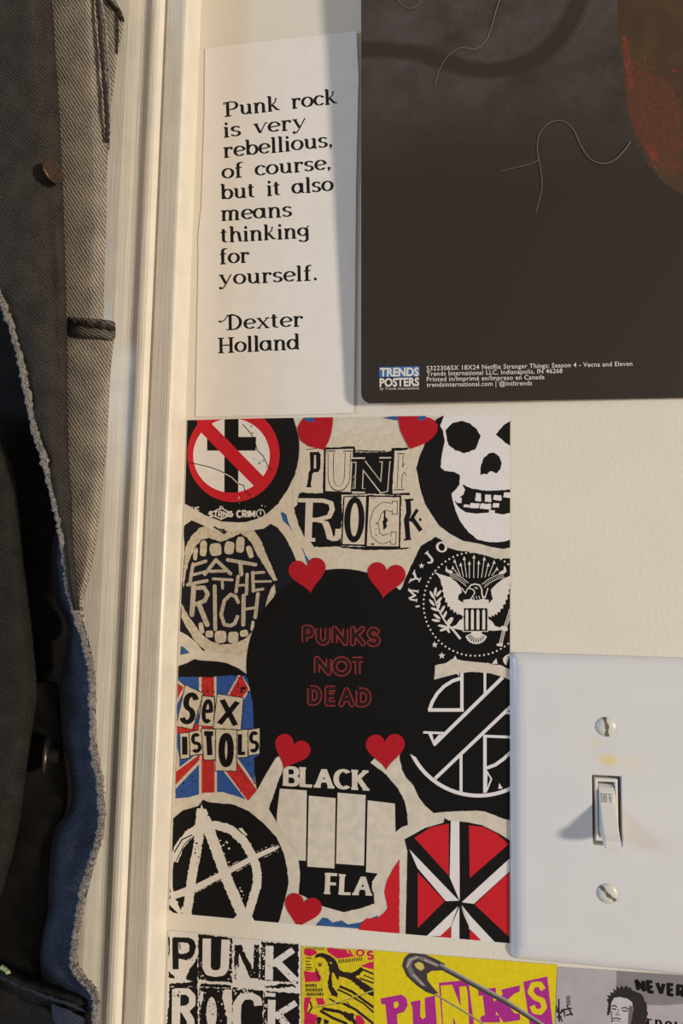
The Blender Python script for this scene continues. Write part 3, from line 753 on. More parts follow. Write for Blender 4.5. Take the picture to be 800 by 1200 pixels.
# ================================================================== band patch collage
PX = [(219.5, 492), (300, 490), (400, 488.3), (500, 487), (598, 486), (598, 700), (597.6, 900), (597, 1106), (500, 1097.5), (400, 1088.5), (300, 1079.5), (203, 1070.5), (197, 1067), (199.5, 1000), (204, 900), (208.6, 770), (213, 660), (217.5, 545)]
c0 = P(400, 790)
col_ = empty('patch_collage', c0)
tag(col_, 'large printed collage of round band patches and red hearts around a black disc', 'poster')
pa = Art(); pa.raw('paper_white', PX)
pa.fr(0, 0, 1)
# torn white strips running between the patches
inner = [(219.5, 492.4), (300, 490.4), (400, 488.7), (500, 487.4), (597.6, 486.5), (597.2, 900), (596.6, 1105.4), (480.5, 1095), (474, 1094.5), (400, 1088), (300, 1079), (204, 1070), (198, 1066), (200.5, 1000), (205, 900), (209.4, 770), (214, 660), (218, 545)]
pa.raw('torn_paper', inner)
pa.fr(0, 0, 1)
pa.poly('kraft', [(300, 600), (350, 540), (352, 500), (372, 522), (470, 524), (500, 505), (492, 560), (500, 625), (480, 665), (470, 680), (430, 668), (380, 668), (350, 660), (322, 640)], 1.2, 6)
pa.fr(200, 480, 3.81)
pa.poly('chip_blue', [(490, 460), (500, 458), (516, 468), (524, 500), (546, 552), (528, 522), (500, 495)])
pa.fr(200, 600, 5)
pa.poly('chip_blue', [(58, 785), (75, 790), (112, 826), (85, 832), (55, 838)])
pa.stroke('chip_blue', [(770, 215), (790, 262)], 5)
pa.fr(205, 600, 6.154)
pa.stroke('dark_grey_ink', [(280, 105), (310, 125), (360, 130)], 14)
pa.fr(280, 640, 3.333); pa.poly('chip_blue', [(255, 38), (264, 40), (276, 60), (264, 66)]); pa.stroke('dark_grey_ink', [(245, 8), (258, 32)], 2)
pa.fr(400, 480, 3.81); pa.stroke('kraft', [(0, 70), (240, 68)], 2); pa.stroke('kraft', [(0, 110), (250, 112)], 2)
# jagged blue scraps at the bottom edge
pa.fr(310, 860, 4.21); pa.poly('chip_blue', [(250, 945), (285, 905), (310, 910), (335, 930), (380, 920), (410, 940), (470, 930), (560, 895), (565, 970), (400, 955)])
pa.build('paper', col_, .0003, 0, thick=.0002, backmat='sheet_back')

def patch(a, label, eps=.00008, name='patch', clip=None, par=None):
    o = a.build(name, par or col_, .0003, eps, clips=[inner] + ([clip] if clip else []))
    return tag(o, label)
# ---- no-cross patch
a = Art(); a.fr(200, 480, 3.81)
base = [(60, 30), (545, 30), (560, 80), (575, 150), (570, 230), (555, 290), (520, 360), (480, 420), (415, 478), (330, 505), (230, 500), (150, 470), (60, 420)]
a.poly('black', base, 2.5, 14); cl = [a.T(p) for p in base]
a.ell('red', 280, 200, 206, 213, n=60); a.ell('paper_white', 271, 205, 171, 166, n=60)
for q in ([(240, 20), (303, 20), (301, 390), (239, 390)], [(162, 122), (381, 122), (379, 183), (162, 183)]): a.poly('black', q)
a.poly('red', [(112, 30), (150, 30), (415, 300), (372, 342), (125, 92)])
ring = arc(280, 200, 206, 213, 0, 360, 60); ring2 = arc(271, 205, 171, 166, 360, 0, 60)
for i in range(60): a.poly('red', [ring[i], ring[i + 1], ring2[59 - i], ring2[60 - i]])
for q in ([(80, 236), (120, 244), (180, 258), (225, 276), (262, 296), (298, 328), (326, 340)], [(320, 65), (348, 96), (372, 130), (386, 182), (412, 206), (430, 246), (455, 275)], [(326, 340), (330, 360), (362, 390)]): a.stroke('black', q, 4)
a.stroke('paper_white', [(240, 285), (272, 302), (300, 330)], 3.5)
a.specks('black', 14, (330, 60, 440, 260), 1.5, 5, 3); a.specks('torn_paper', 10, (300, 380, 430, 440), 1, 4, 4)
a.text('seal_white', 'CRIM', [(296, 452), (374, 452), (374, 480), (296, 480)], 8, 8, .3)
a.ell('seal_white', 401, 464, 20, 20); a.ell('black', 401, 464, 16, 16); a.stroke('seal_white', [(401, 452), (401, 470)], 5)
for q in (((165, 466), (225, 436), (282, 466), (225, 492)),): a.poly('seal_white', q); a.poly('black', [(176, 466), (225, 442), (270, 466), (225, 486)])
a.text('seal_white', 'STRNG', [(172, 455), (276, 455), (276, 478), (172, 478)], 6, 6, .3)
a.stroke('seal_white', [(222, 430), (222, 448)], 5); a.stroke('seal_white', [(226, 476), (226, 492)], 5); a.ell('seal_white', 226, 438, 8, 7); a.ell('black', 226, 438, 4, 3.5)
a.text('seal_white', 'UC', [(96, 434), (128, 436), (128, 452), (96, 448)], 5, 5, .3)
patch(a, 'black patch with a crossed-out black cross in a red ring', clip=cl)
# ---- punk rock patch
a = Art(); a.fr(340, 515, 5)
base = [(60, 30), (120, 45), (200, 60), (240, -20), (430, -35), (640, -30), (690, 50), (760, 40), (750, 120), (738, 190), (750, 260), (780, 340), (800, 420), (800, 540), (745, 600), (690, 650), (560, 660), (330, 650), (150, 655), (105, 610), (60, 540), (20, 410), (10, 280), (50, 170)]
a.poly('kraft', base, 3, 14)
a.poly('black', [(197, 48), (378, 40), (382, 58), (364, 322), (190, 318)], 2, 12); a.poly('kraft', [(208, 60), (368, 54), (354, 308), (206, 302)])
a.glyph('black', 'U', [(237, 74), (338, 74), (330, 290), (237, 290)], 36, 30, 16); a.glyph('kraft', 'U', [(237, 76), (338, 76), (330, 288), (237, 288)], 28, 22, 8)
a.poly('black', [(378, 76), (560, 74), (600, 62), (612, 72), (596, 322), (368, 316)], 2.5, 12)
a.glyph('kraft', 'N', [(408, 120), (562, 118), (548, 305), (400, 300)], 50, 42, 30); a.glyph('black', 'N', [(408, 122), (562, 120), (548, 301), (400, 297)], 39, 32, 17)
a.poly('black', [(594, 50), (690, 48), (690, 62), (610, 66), (596, 300), (600, 318), (700, 312), (700, 326), (580, 326)], 1.5, 12)
a.glyph('black', 'K', [(648, 88), (720, 92), (740, 290), (638, 290)], 30, 26, 14); a.glyph('kraft', 'K', [(648, 90), (720, 94), (740, 288), (638, 288)], 22, 18, 7)
a.poly('kraft', [(684, 60), (770, 40), (740, 180), (770, 310), (690, 300), (672, 230), (690, 180), (670, 140)], 4, 12)
a.stroke('black', [(90, 60), (200, 46)], 4); a.stroke('black', [(376, 66), (560, 70)], 6, jit=2); a.stroke('black', [(150, 318), (300, 322)], 8, jit=2); a.stroke('black', [(300, 322), (460, 318)], 5, jit=2)
# solid P
a.poly('black', [(114, 74), (168, 72), (178, 90), (176, 170), (165, 190), (140, 192), (130, 200), (120, 268), (124, 282), (92, 280), (100, 262), (108, 190), (118, 180)], 1, 12); a.poly('kraft', [(140, 92), (150, 90), (152, 168), (138, 172)])
a.poly('black', [(50, 318), (70, 310), (300, 322), (304, 470), (290, 560), (300, 628), (140, 630), (125, 610), (95, 590), (60, 530), (40, 470), (20, 400), (40, 380)], 2.5, 12)
a.stroke('kraft', [(45, 356), (190, 358), (238, 372), (246, 410), (228, 452), (160, 470), (120, 472)], 30, 24); a.stroke('kraft', [(112, 358), (104, 600)], 42, 30); a.stroke('kraft', [(80, 588), (146, 588)], 22); a.stroke('kraft', [(150, 474), (205, 486), (222, 530), (234, 580), (262, 590), (282, 560), (284, 524)], 40, 16)
a.poly('black', [(310, 330), (452, 328), (442, 626), (296, 622)], 2, 12); a.poly('kraft', [(318, 338), (444, 336), (434, 616), (306, 612)])
a.ell('black', 375, 470, 60, 134, 2, 36); a.ell('kraft', 376, 470, 24, 98, 2, 30)
a.poly('black', [(452, 326), (650, 328), (644, 642), (434, 640)], 2, 12); a.poly('kraft', [(462, 336), (640, 338), (634, 626), (448, 624)])
cc = [(630, 440), (580, 440), (575, 420), (545, 405), (520, 440), (512, 490), (520, 545), (545, 562), (575, 555), (585, 530), (585, 515)]
cpts = [(600, 400), (550, 390), (510, 420), (490, 490), (500, 560), (540, 590), (590, 570)]
a.stroke('black', cpts, 54, 50); a.stroke('black', [(612, 360), (612, 440)], 34); a.stroke('black', [(606, 540), (602, 616)], 34)
a.stroke('kraft', cpts, 46, 42); a.stroke('kraft', [(612, 364), (612, 436)], 26); a.stroke('kraft', [(606, 544), (602, 612)], 26)
a.poly('black', [(548, 420), (556, 415), (560, 450), (572, 470), (560, 490), (568, 510), (545, 530), (540, 490), (548, 460)], 3, 8); a.specks('black', 8, (490, 480, 515, 560), 2, 5, 2); a.poly('black', [(466, 612), (490, 606), (488, 622)])
a.stroke('black', [(470, 345), (500, 340)], 3); a.stroke('black', [(600, 340), (635, 335)], 3)
a.stroke('black', [(690, 356), (694, 430), (680, 470), (690, 580)], 30, 24); a.stroke('black', [(670, 356), (722, 352)], 12); a.stroke('black', [(665, 588), (708, 582)], 12)
a.stroke('black', [(700, 480), (745, 410)], 20); a.stroke('black', [(712, 460), (765, 535)], 26); a.poly('black', [(752, 466), (764, 458), (770, 474), (758, 480)])
a.poly('black', [(300, 626), (640, 636), (700, 630), (680, 644), (440, 648), (300, 634)], 2, 14)
patch(a, 'cream patch with black ransom-note letters reading punk rock')
# ---- skull patch (a plain skull)
a = Art(); a.fr(480, 480, 6.4)
base = [(258, 40), (195, 75), (120, 240), (70, 360), (48, 440), (75, 580), (110, 700), (160, 780), (220, 870), (300, 930), (400, 985), (520, 1005), (610, 1030), (700, 1045), (780, 1030), (780, 20), (262, 20)]
a.poly('black', base, 1.5, 20)
a.poly('skull_white', [(262, 30), (790, 30), (790, 960), (700, 992), (600, 996), (510, 975), (440, 920), (385, 850), (345, 760), (325, 690), (312, 630), (345, 600), (372, 560), (375, 490), (330, 466), (262, 458), (232, 432), (240, 340), (262, 240), (250, 160), (228, 120)], 2, 22)
a.poly('black', [(268, 150), (320, 100), (390, 84), (450, 100), (505, 150), (530, 195), (510, 250), (490, 300), (410, 328), (340, 305), (285, 262)], 3, 16)
a.poly('black', [(645, 186), (700, 120), (790, 60), (790, 300), (720, 250)], 2, 18)
a.poly('black', [(528, 492), (530, 430), (552, 365), (590, 330), (630, 322), (668, 350), (688, 400), (680, 445), (650, 478), (618, 462), (600, 462), (580, 486), (556, 480)], 2, 14)
a.poly('black', [(392, 560), (460, 590), (560, 606), (660, 608), (790, 596), (790, 770), (700, 785), (600, 770), (500, 778), (420, 772), (372, 740), (336, 690), (350, 672), (400, 640), (412, 600)], 3, 16)
for x0, x1, y0, y1 in ((352, 405, 590, 640), (490, 536, 626, 690), (560, 612, 636, 694), (625, 690, 640, 682), (700, 790, 622, 664)): a.poly('skull_white', [(x0 + 6, y0), (x1 - 4, y0 + 3), (x1, y1 - 4), (x1 - 10, y1), (x0, y1 - 6)], 2, 14)
for x0, x1, y0, y1 in ((345, 392, 660, 700), (400, 450, 712, 735), (450, 520, 700, 740), (525, 612, 704, 748), (620, 672, 702, 736), (590, 640, 752, 776)): a.poly('skull_white', [(x0 + 5, y0), (x1, y0 + 3), (x1 - 4, y1), (x0, y1 - 4)], 3, 14)
patch(a, 'black patch with a white grinning skull', clip=[a.T(p) for p in base])
# ---- mouth patch
a = Art(); a.fr(205, 600, 6.154)
base = [(60, 110), (75, 92), (120, 60), (200, 95), (270, 130), (420, 140), (570, 130), (640, 120), (690, 85), (740, 112), (800, 190), (850, 290), (900, 420), (900, 700), (650, 700), (575, 860), (560, 1046), (200, 1000), (155, 945), (90, 890), (35, 860), (40, 600), (70, 300)]
a.poly('navy', base, 3, 16)
a.poly('bone', [(55, 480), (70, 330), (75, 250), (110, 185), (180, 110), (235, 98), (300, 118), (350, 160), (400, 130), (450, 100), (570, 130), (620, 210), (660, 310), (700, 400), (738, 492), (712, 498), (660, 420), (600, 320), (560, 240), (520, 185), (470, 155), (400, 190), (330, 214), (240, 185), (190, 200), (140, 260), (105, 340), (75, 450), (60, 560)], 3, 14)
a.poly('bone', [(48, 660), (100, 760), (150, 825), (190, 880), (250, 930), (330, 955), (430, 950), (510, 910), (575, 850), (560, 1050), (230, 1010), (150, 940), (90, 845), (45, 765)], 3, 14)
a.poly('bone', [(716, 520), (726, 580), (700, 640), (650, 690), (672, 600), (695, 545)], 2, 12)
for q in ((148, 302, 15, 46, 6), (205, 262, 25, 58, 3), (292, 270, 42, 46, -4), (392, 258, 36, 46, 10), (470, 236, 30, 58, 4), (540, 288, 20, 46, -18), (190, 836, 17, 42, -10), (248, 880, 27, 26, 0), (328, 900, 42, 44, 0), (420, 905, 38, 42, 0), (498, 875, 30, 24, -12), (558, 820, 12, 36, 8)):
    cx, cy, rx, ry, rot = q; c_, s_ = math.cos(math.radians(rot)), math.sin(math.radians(rot))
    pts = [(math.copysign(abs(math.cos(t)) ** .6, math.cos(t)) * rx, math.copysign(abs(math.sin(t)) ** .6, math.sin(t)) * ry) for t in [k * math.pi / 10 for k in range(20)]]
    a.poly('bone', [(cx + x * c_ - y * s_, cy + x * s_ + y * c_) for x, y in pts], 1.5, 12)
for q, wd in (([(130, 375), (105, 525)], 24), ([(128, 385), (222, 355)], 24), ([(118, 455), (215, 432)], 20), ([(90, 525), (230, 495)], 24), ([(215, 448), (295, 345), (400, 445)], 26), ([(255, 428), (360, 425)], 22), ([(380, 345), (580, 380)], 26), ([(470, 360), (478, 450)], 30),
              ([(275, 482), (412, 490)], 20), ([(340, 490), (343, 550)], 20), ([(455, 465), (440, 575)], 24), ([(520, 450), (515, 590)], 24), ([(450, 530), (520, 525)], 18), ([(560, 435), (565, 570)], 24), ([(555, 440), (640, 435)], 20), ([(560, 502), (690, 500)], 16), ([(560, 568), (634, 555)], 20),
              ([(135, 540), (122, 740)], 36), ([(130, 548), (210, 545), (236, 590), (215, 640), (150, 665)], 30), ([(170, 660), (232, 812)], 36), ([(286, 535), (290, 845)], 28), ([(455, 650), (438, 610), (400, 595), (355, 640), (332, 740), (355, 812), (400, 820), (430, 805), (450, 755)], 26), ([(495, 605), (492, 812)], 30), ([(598, 590), (578, 760)], 26), ([(500, 702), (590, 688)], 20)):
    a.stroke('chalk', q, wd, round_=True)
a.poly('navy', [(640, 150), (700, 130), (790, 230), (830, 420), (740, 480), (690, 370)], 3, 20)
patch(a, 'dark patch with a wide open cream mouth reading eat the rich', clip=[a.T(p) for p in base])
# ---- eagle seal patch
a = Art(); a.fr(440, 610, 4.706)
base = [(330, 90), (360, 105), (400, 150), (450, 165), (520, 172), (600, 190), (660, 210), (760, 208), (760, 830), (690, 800), (600, 785), (500, 775), (420, 765), (380, 790), (325, 800), (240, 700), (170, 560), (130, 400), (160, 330), (215, 205), (250, 140)]
a.poly('deep_black', base, 3.5, 12); cl = [a.T(p) for p in base]
for k in range(72):
    t = math.radians(k * 5); a.ell('seal_white', 548 + 284 * math.cos(t), 460 + 286 * math.sin(t), 5.4, 5.4, n=10)
def rot_glyph(ch, cx, cy, wd, ht, ang, w_, h_, ser):
    c_, s_ = math.cos(math.radians(ang)), math.sin(math.radians(ang))
    q = [(cx + x * c_ - y * s_, cy + x * s_ + y * c_) for x, y in ((-wd / 2, -ht / 2), (wd / 2, -ht / 2), (wd / 2, ht / 2), (-wd / 2, ht / 2))]
    a.glyph('seal_white', ch, q, w_, h_, ser)
rot_glyph('M', 205, 412, 50, 50, -82, 13, 9, 5); rot_glyph('Y', 222, 318, 52, 48, -66, 13, 9, 5); rot_glyph('J', 288, 208, 30, 58, -40, 14, 9, 6); rot_glyph('O', 364, 146, 48, 52, -30, 14, 8, 0)
rot_glyph('I', 222, 475, 10, 40, -100, 12, 9, 5)
for q in ((253, 250, 17), (325, 685, 20), (365, 745, 20), (745, 740, 16)): a.star('seal_white', *q)
for q in ([(420, 770), (440, 745), (452, 775)], [(640, 790), (665, 760), (672, 790)], [(700, 760), (735, 750), (720, 800)]): a.poly('seal_white', q)
a.stroke('seal_white', arc(735, 770, 28, 26, 120, 280, 10), 9)
a.fr(500, 630, 7.62)
for wing in ([(58, 303), (120, 328), (200, 352), (262, 395), (305, 445), (312, 490), (280, 515), (280, 555), (330, 585), (330, 700), (300, 690), (285, 680), (270, 688), (258, 660), (240, 672), (232, 640), (210, 648), (206, 615), (184, 618), (184, 580), (162, 576), (166, 540), (146, 528), (152, 498), (136, 478), (146, 452), (130, 420), (120, 370), (90, 330)],
             [(760, 335), (680, 368), (620, 415), (572, 465), (580, 520), (590, 545), (550, 590), (550, 702), (575, 712), (580, 690), (600, 705), (606, 680), (628, 690), (632, 662), (655, 665), (656, 635), (680, 634), (680, 600), (704, 592), (700, 560), (722, 548), (716, 512), (738, 498), (728, 468), (745, 450), (736, 420), (760, 400)]): a.poly('seal_white', wing)
a.poly('seal_white', [(325, 556), (395, 548), (440, 560), (500, 548), (552, 556), (552, 640), (325, 640)])
for q in ([(330, 718), (292, 738), (262, 780), (215, 800), (240, 812), (330, 830)], [(540, 718), (582, 748), (610, 790), (665, 806), (665, 826), (600, 832), (540, 828)]): a.poly('seal_white', q)
for k in range(9):
    an = math.radians(20 + k * 17.5); ex, ey = 440 + 84 * math.cos(an), 862 + 84 * math.sin(an) * .9; a.stroke('seal_white', [(440 + 20 * math.cos(an), 850), (ex, ey)], 14, round_=True, w1=30); a.stroke('deep_black', [(440 + 40 * math.cos(an), 864 + 20 * math.sin(an)), (440 + 80 * math.cos(an), 862 + 74 * math.sin(an))], 4, w1=12)
a.poly('seal_white', [(390, 835), (495, 835), (470, 895), (420, 895)])
a.poly('deep_black', [(330, 630), (537, 630), (537, 832), (330, 832)])
for x in (357, 406, 456, 508): a.poly('seal_white', [(x - 13, 655), (x, 636), (x + 13, 655), (x + 13, 822), (x - 13, 822)])
a.stroke('seal_white', [(322, 626), (545, 626), (545, 838), (322, 838), (322, 626)], 7)
for q, wd in (([(372, 452), (392, 424), (430, 414), (470, 424), (490, 460), (492, 510), (505, 548)], 12), ([(372, 452), (412, 462), (428, 490), (408, 526), (390, 548)], 9), ([(310, 448), (345, 498), (360, 460), (385, 440)], 9), ([(440, 520), (446, 550)], 6), ([(415, 530), (422, 552)], 6), ([(464, 520), (474, 550)], 6), ([(545, 450), (530, 500), (518, 540), (500, 520)], 9)): a.stroke('seal_white', q, wd)
a.poly('seal_white', [(425, 440), (450, 444), (452, 460), (432, 458)]); a.ell('deep_black', 438, 450, 5, 5, n=10)
for pts in ([(200, 335), (250, 345), (305, 372), (362, 420)], [(690, 338), (630, 350), (560, 385), (500, 432)]):
    a.stroke('seal_white', pts, 40); a.stroke('deep_black', pts, 29)
    for i in range(11):
        t = (i + .7) / 12 * 3; k = int(t); f = t - k; p = [pts[k][j] * (1 - f) + pts[k + 1][j] * f for j in (0, 1)]
        a.stroke('seal_white', [(p[0] - 2, p[1] - 8), (p[0] + 3, p[1] + 8)], 5)
for q in ([(172, 250), (184, 285), (232, 300), (222, 322), (196, 318), (165, 300)], [(690, 250), (684, 290), (640, 312), (650, 328), (690, 322), (712, 300), (702, 268)]): a.poly('seal_white', q)
for (tx, ty), (bx, by) in zip(((232, 250), (248, 190), (302, 220), (333, 165), (379, 208), (420, 152), (463, 203), (512, 170), (548, 222), (600, 200), (625, 260)), ((285, 338), (300, 342), (326, 350), (355, 356), (380, 360), (418, 360), (455, 360), (487, 358), (518, 355), (550, 345), (580, 340))):
    a.stroke('seal_white', [(tx, ty + 20), (bx, by)], 6.5); a.poly('seal_white', [(tx, ty), (tx + 15, ty + 36), (tx, ty + 30), (tx - 15, ty + 36)])
a.stroke('seal_white', [(60, 520), (100, 640), (170, 760), (240, 830), (300, 905)], 9, w1=22)
for x, y, an in ((75, 480, 100), (45, 510, 60), (105, 500, 130), (45, 580, 50), (110, 560, 130), (70, 640, 20), (105, 610, 110), (140, 640, 120), (90, 705, 35), (80, 740, 10), (160, 690, 115), (135, 790, 10), (200, 740, 130), (150, 820, -20), (215, 745, 120), (190, 800, 100), (185, 820, 60)): a.ell('seal_white', x, y, 38, 12, an, 16)
for q, wd in (([(750, 640), (720, 740), (690, 820), (655, 960)], 30),): a.stroke('seal_white', q, wd); a.stroke('deep_black', q, wd - 14); a.stroke('seal_white', q, 5)
a.ell('seal_white', 690, 812, 34, 22, 20); a.poly('seal_white', [(618, 950), (680, 940), (672, 972), (630, 968)])
patch(a, 'black patch with a white eagle and shield seal inside a dotted ring', clip=cl)
# ---- union flag patch
a = Art(); a.fr(195, 760, 5)
base = [(60, 110), (78, 100), (120, 86), (165, 62), (200, 70), (240, 72), (300, 76), (350, 84), (420, 115), (470, 150), (488, 240), (505, 320), (512, 465), (546, 466), (544, 622), (514, 640), (515, 760), (530, 830), (480, 890), (420, 868), (330, 842), (220, 845), (130, 872), (52, 878), (55, 720), (62, 560)]
a.poly('jack_blue', base, 2.5, 14); cl = [a.T(p) for p in base]
a.poly('letter_card', [(190, 150), (292, 150), (296, 860), (190, 860)]); a.poly('jack_red', [(206, 140), (278, 140), (282, 860), (206, 860)])
a.poly('letter_card', [(430, 140), (492, 238), (452, 300), (340, 300)]); a.poly('jack_red', [(436, 150), (480, 236), (440, 292), (356, 290)])
a.poly('letter_card', [(330, 715), (415, 640), (560, 850), (480, 905)]); a.poly('jack_red', [(345, 715), (412, 660), (540, 845), (476, 892)])
a.poly('letter_card', [(45, 720), (200, 600), (204, 665), (45, 832)]); a.poly('jack_red', [(45, 730), (195, 620), (192, 655), (45, 806)])
a.poly('letter_card', [(60, 180), (115, 225), (60, 330)]); a.poly('jack_red', [(60, 200), (100, 228), (60, 300)])
a.poly('jack_red', [(60, 455), (190, 440), (190, 480), (60, 500)], 3, 12)
a.poly('deep_black', [(50, 90), (165, 50), (260, 60), (480, 100), (480, 160), (440, 155), (380, 158), (290, 165), (240, 168), (180, 165), (50, 168)], 3, 14); a.specks('deep_black', 16, (420, 150, 480, 260), 3, 12, 5); a.specks('deep_black', 40, (60, 640, 530, 880), 1.5, 6, 6); a.specks('deep_black', 10, (205, 200, 280, 270), 2, 7, 8)
def card(q, ch, w_, h_, ins=.2, ser=0):
    a.poly('deep_black', [(x + dx, y + dy) for (x, y), (dx, dy) in zip(q, ((-5, -5), (5, -5), (5, 5), (-5, 5)))], 1.5, 12); a.poly('letter_card', q, 1.2, 12)
    tl, tr, br, bl = q
    def at(u, v): return tuple((tl[k] * (1 - u) + tr[k] * u) * (1 - v) + (bl[k] * (1 - u) + br[k] * u) * v for k in (0, 1))
    a.glyph('deep_black', ch, [at(ins, .14), at(1 - ins, .14), at(1 - ins, .86), at(ins, .86)], w_, h_, ser)
card([(112, 216), (213, 264), (152, 472), (58, 452)], 'S', 34, 26, .2)
card([(212, 280), (280, 286), (274, 455), (188, 450)], 'e', 24, 22, .2)
card([(300, 268), (448, 290), (434, 480), (274, 466)], 'X', 34, 24, .2)
card([(80, 500), (132, 492), (132, 640), (84, 646)], 'I', 32, 24, .25)
card([(136, 490), (202, 480), (216, 615), (140, 626)], 'S', 22, 20, .22)
card([(206, 472), (286, 474), (290, 650), (220, 650)], 'T', 32, 28, .16)
card([(290, 472), (412, 478), (408, 716), (288, 714)], 'O', 38, 30, .28)
card([(414, 482), (480, 474), (474, 635), (414, 638)], 'L', 26, 20, .24)
card([(478, 478), (546, 468), (544, 615), (482, 626)], 'S', 22, 20, .2)
a.poly('letter_card', [(58, 560), (76, 640), (75, 700), (52, 720)])
patch(a, 'torn blue and red flag patch with pasted letter cards', eps=.0002, clip=cl)
# ---- circle and bars patch
a = Art(); a.fr(450, 770, 5)
base = [(285, 135), (340, 120), (440, 94), (520, 86), (620, 95), (700, 118), (760, 146), (760, 965), (700, 948), (640, 925), (590, 905), (540, 900), (400, 905), (290, 914), (240, 870), (205, 825), (170, 750), (128, 705), (105, 660), (90, 590), (100, 530), (60, 400), (150, 200)]
a.poly('deep_black', base, 2, 14); cl = [a.T(p) for p in base]
S = 'skull_white'
a.stroke(S, arc(553, 388, 430, 424, 166, 60, 30), 22)
for q, wd in (([(258, 310), (466, 310)], 20), ([(264, 312), (282, 262), (310, 214), (350, 172), (400, 140), (462, 120)], 20), ([(455, 82), (455, 315)], 19), ([(590, 88), (590, 212)], 15), ([(290, 515), (695, 118)], 21), ([(298, 712), (760, 272)], 20), ([(180, 439), (352, 446)], 14), ([(700, 327), (760, 330)], 14),
              ([(590, 455), (590, 795)], 20), ([(583, 463), (760, 470)], 16), ([(450, 572), (450, 795)], 17), ([(600, 650), (650, 632), (700, 596), (760, 540)], 20), ([(602, 672), (628, 714), (600, 785)], 9)): a.stroke(S, q, wd)
a.poly(S, [(258, 450), (282, 450), (290, 490), (320, 455), (345, 455), (292, 522)]); a.poly(S, [(668, 772), (674, 738), (694, 770)]); a.poly(S, [(596, 660), (606, 668), (602, 790), (596, 790)])
a.poly(S, [(415, 90), (440, 84), (440, 112)]); a.specks('deep_black', 10, (420, 70, 520, 100), 3, 8, 2)
patch(a, 'black patch with white bars crossing a thin white circle', clip=cl)
# ---- circled A patch
a = Art(); a.fr(190, 920, 4.706)
base = [(60, 185), (110, 142), (200, 115), (226, 80), (250, 92), (290, 98), (390, 105), (480, 145), (560, 212), (630, 288), (668, 370), (688, 450), (697, 540), (680, 620), (640, 770), (20, 720), (40, 600), (55, 400)]
a.poly('deep_black', base, 3, 16); cl = [a.T(p) for p in base]
S = 'seal_white'
def brush(pts, wd, w1=None, sd=1):
    a.stroke(S, pts, wd, w1=w1); rn = random.Random(sd); w1 = w1 or wd
    for i in range(len(pts) - 1):
        p, q = pts[i], pts[i + 1]; L = math.hypot(q[0] - p[0], q[1] - p[1]); nx, ny = -(q[1] - p[1]) / L, (q[0] - p[0]) / L
        for k in range(int(L / 9)):
            t = rn.random(); sgn = rn.choice((-1, 1)); x, y = p[0] + (q[0] - p[0]) * t, p[1] + (q[1] - p[1]) * t; r = wd / 2
            x += nx * r * sgn; y += ny * r * sgn; h = rn.uniform(1, 6)
            dx, dy = (q[0] - p[0]) / L * rn.uniform(4, 10), (q[1] - p[1]) / L * rn.uniform(4, 10)
            a.poly(S, [(x - dx, y - dy), (x + dx, y + dy), (x + nx * sgn * h, y + ny * sgn * h)])
brush([(64, 420), (90, 345), (150, 268), (220, 230), (300, 222), (380, 246), (450, 310), (500, 395), (522, 470), (524, 545), (500, 630), (468, 730)], 46, sd=2)
a.stroke(S, [(62, 380), (50, 470), (50, 560), (64, 640)], 14); a.stroke(S, [(70, 345), (150, 285)], 8); a.stroke(S, [(62, 400), (120, 310)], 6)
a.stroke('deep_black', [(66, 372), (110, 300), (165, 275)], 7); a.stroke('deep_black', [(76, 420), (120, 330), (160, 290)], 5)
brush([(216, 130), (208, 220), (200, 320), (170, 470), (135, 715)], 48, sd=3); brush([(232, 180), (262, 260), (300, 360), (345, 490), (400, 620), (456, 745)], 58, sd=4); brush([(45, 615), (170, 575), (340, 488), (500, 402), (620, 348)], 42, 24, sd=5)
for q in ([(190, 200), (186, 150), (198, 140), (206, 195)], [(232, 190), (240, 130), (252, 155), (246, 195)], [(210, 140), (216, 100), (228, 140)], [(600, 356), (640, 330), (638, 352)], [(420, 240), (440, 236), (470, 275), (462, 282)]): a.poly(S, q, 1.5, 10)
a.stroke(S, [(40, 630), (112, 700)], 44); a.poly('deep_black', [(84, 652), (122, 638), (102, 690)])
a.poly(S, [(378, 752), (425, 700), (480, 690), (515, 760)], 2, 14)
a.poly('deep_black', [(226, 300), (240, 330), (216, 420), (200, 470)]); a.specks('deep_black', 26, (180, 320, 220, 520), 2, 6, 4); a.specks(S, 26, (290, 300, 370, 430), 2, 7, 5); a.specks(S, 18, (400, 560, 450, 640), 2, 7, 6); a.specks(S, 10, (600, 330, 660, 370), 1.5, 4, 7)
patch(a, 'black patch with a rough white letter A inside a circle', clip=cl)
# ---- four bars patch
a = Art(); a.fr(310, 860, 4.21)
base = [(85, 190), (68, 230), (20, 370), (45, 410), (68, 450), (90, 500), (140, 560), (165, 610), (172, 660), (175, 700), (168, 790), (230, 820), (290, 852), (390, 880), (470, 862), (542, 838), (540, 780), (548, 720), (556, 690), (590, 620), (620, 560), (640, 490), (675, 460), (706, 450), (704, 400), (690, 330), (660, 270), (600, 200), (522, 142), (560, 100), (520, 60), (100, 60)]
a.poly('deep_black', base, 2.5, 12); cl = [a.T(p) for p in base]
S = 'torn_paper'
for q in ([(75, 270), (208, 279), (203, 626), (60, 618), (60, 400)], [(218, 305), (350, 317), (344, 664), (210, 655)], [(360, 290), (498, 302), (490, 650), (352, 640)], [(508, 328), (642, 344), (650, 700), (500, 682)]): a.poly(S, q)
a.text(S, 'BLACK', [(104, 166), (500, 186), (500, 274), (104, 250)], 27, 15, .3, 12)
a.text(S, 'FLAG', [(312, 692), (612, 716), (606, 796), (308, 785)], 25, 14, .3, 11)
a.poly(S, [(560, 690), (530, 730), (540, 760), (548, 800), (580, 840), (640, 720), (600, 640)], 3, 12)
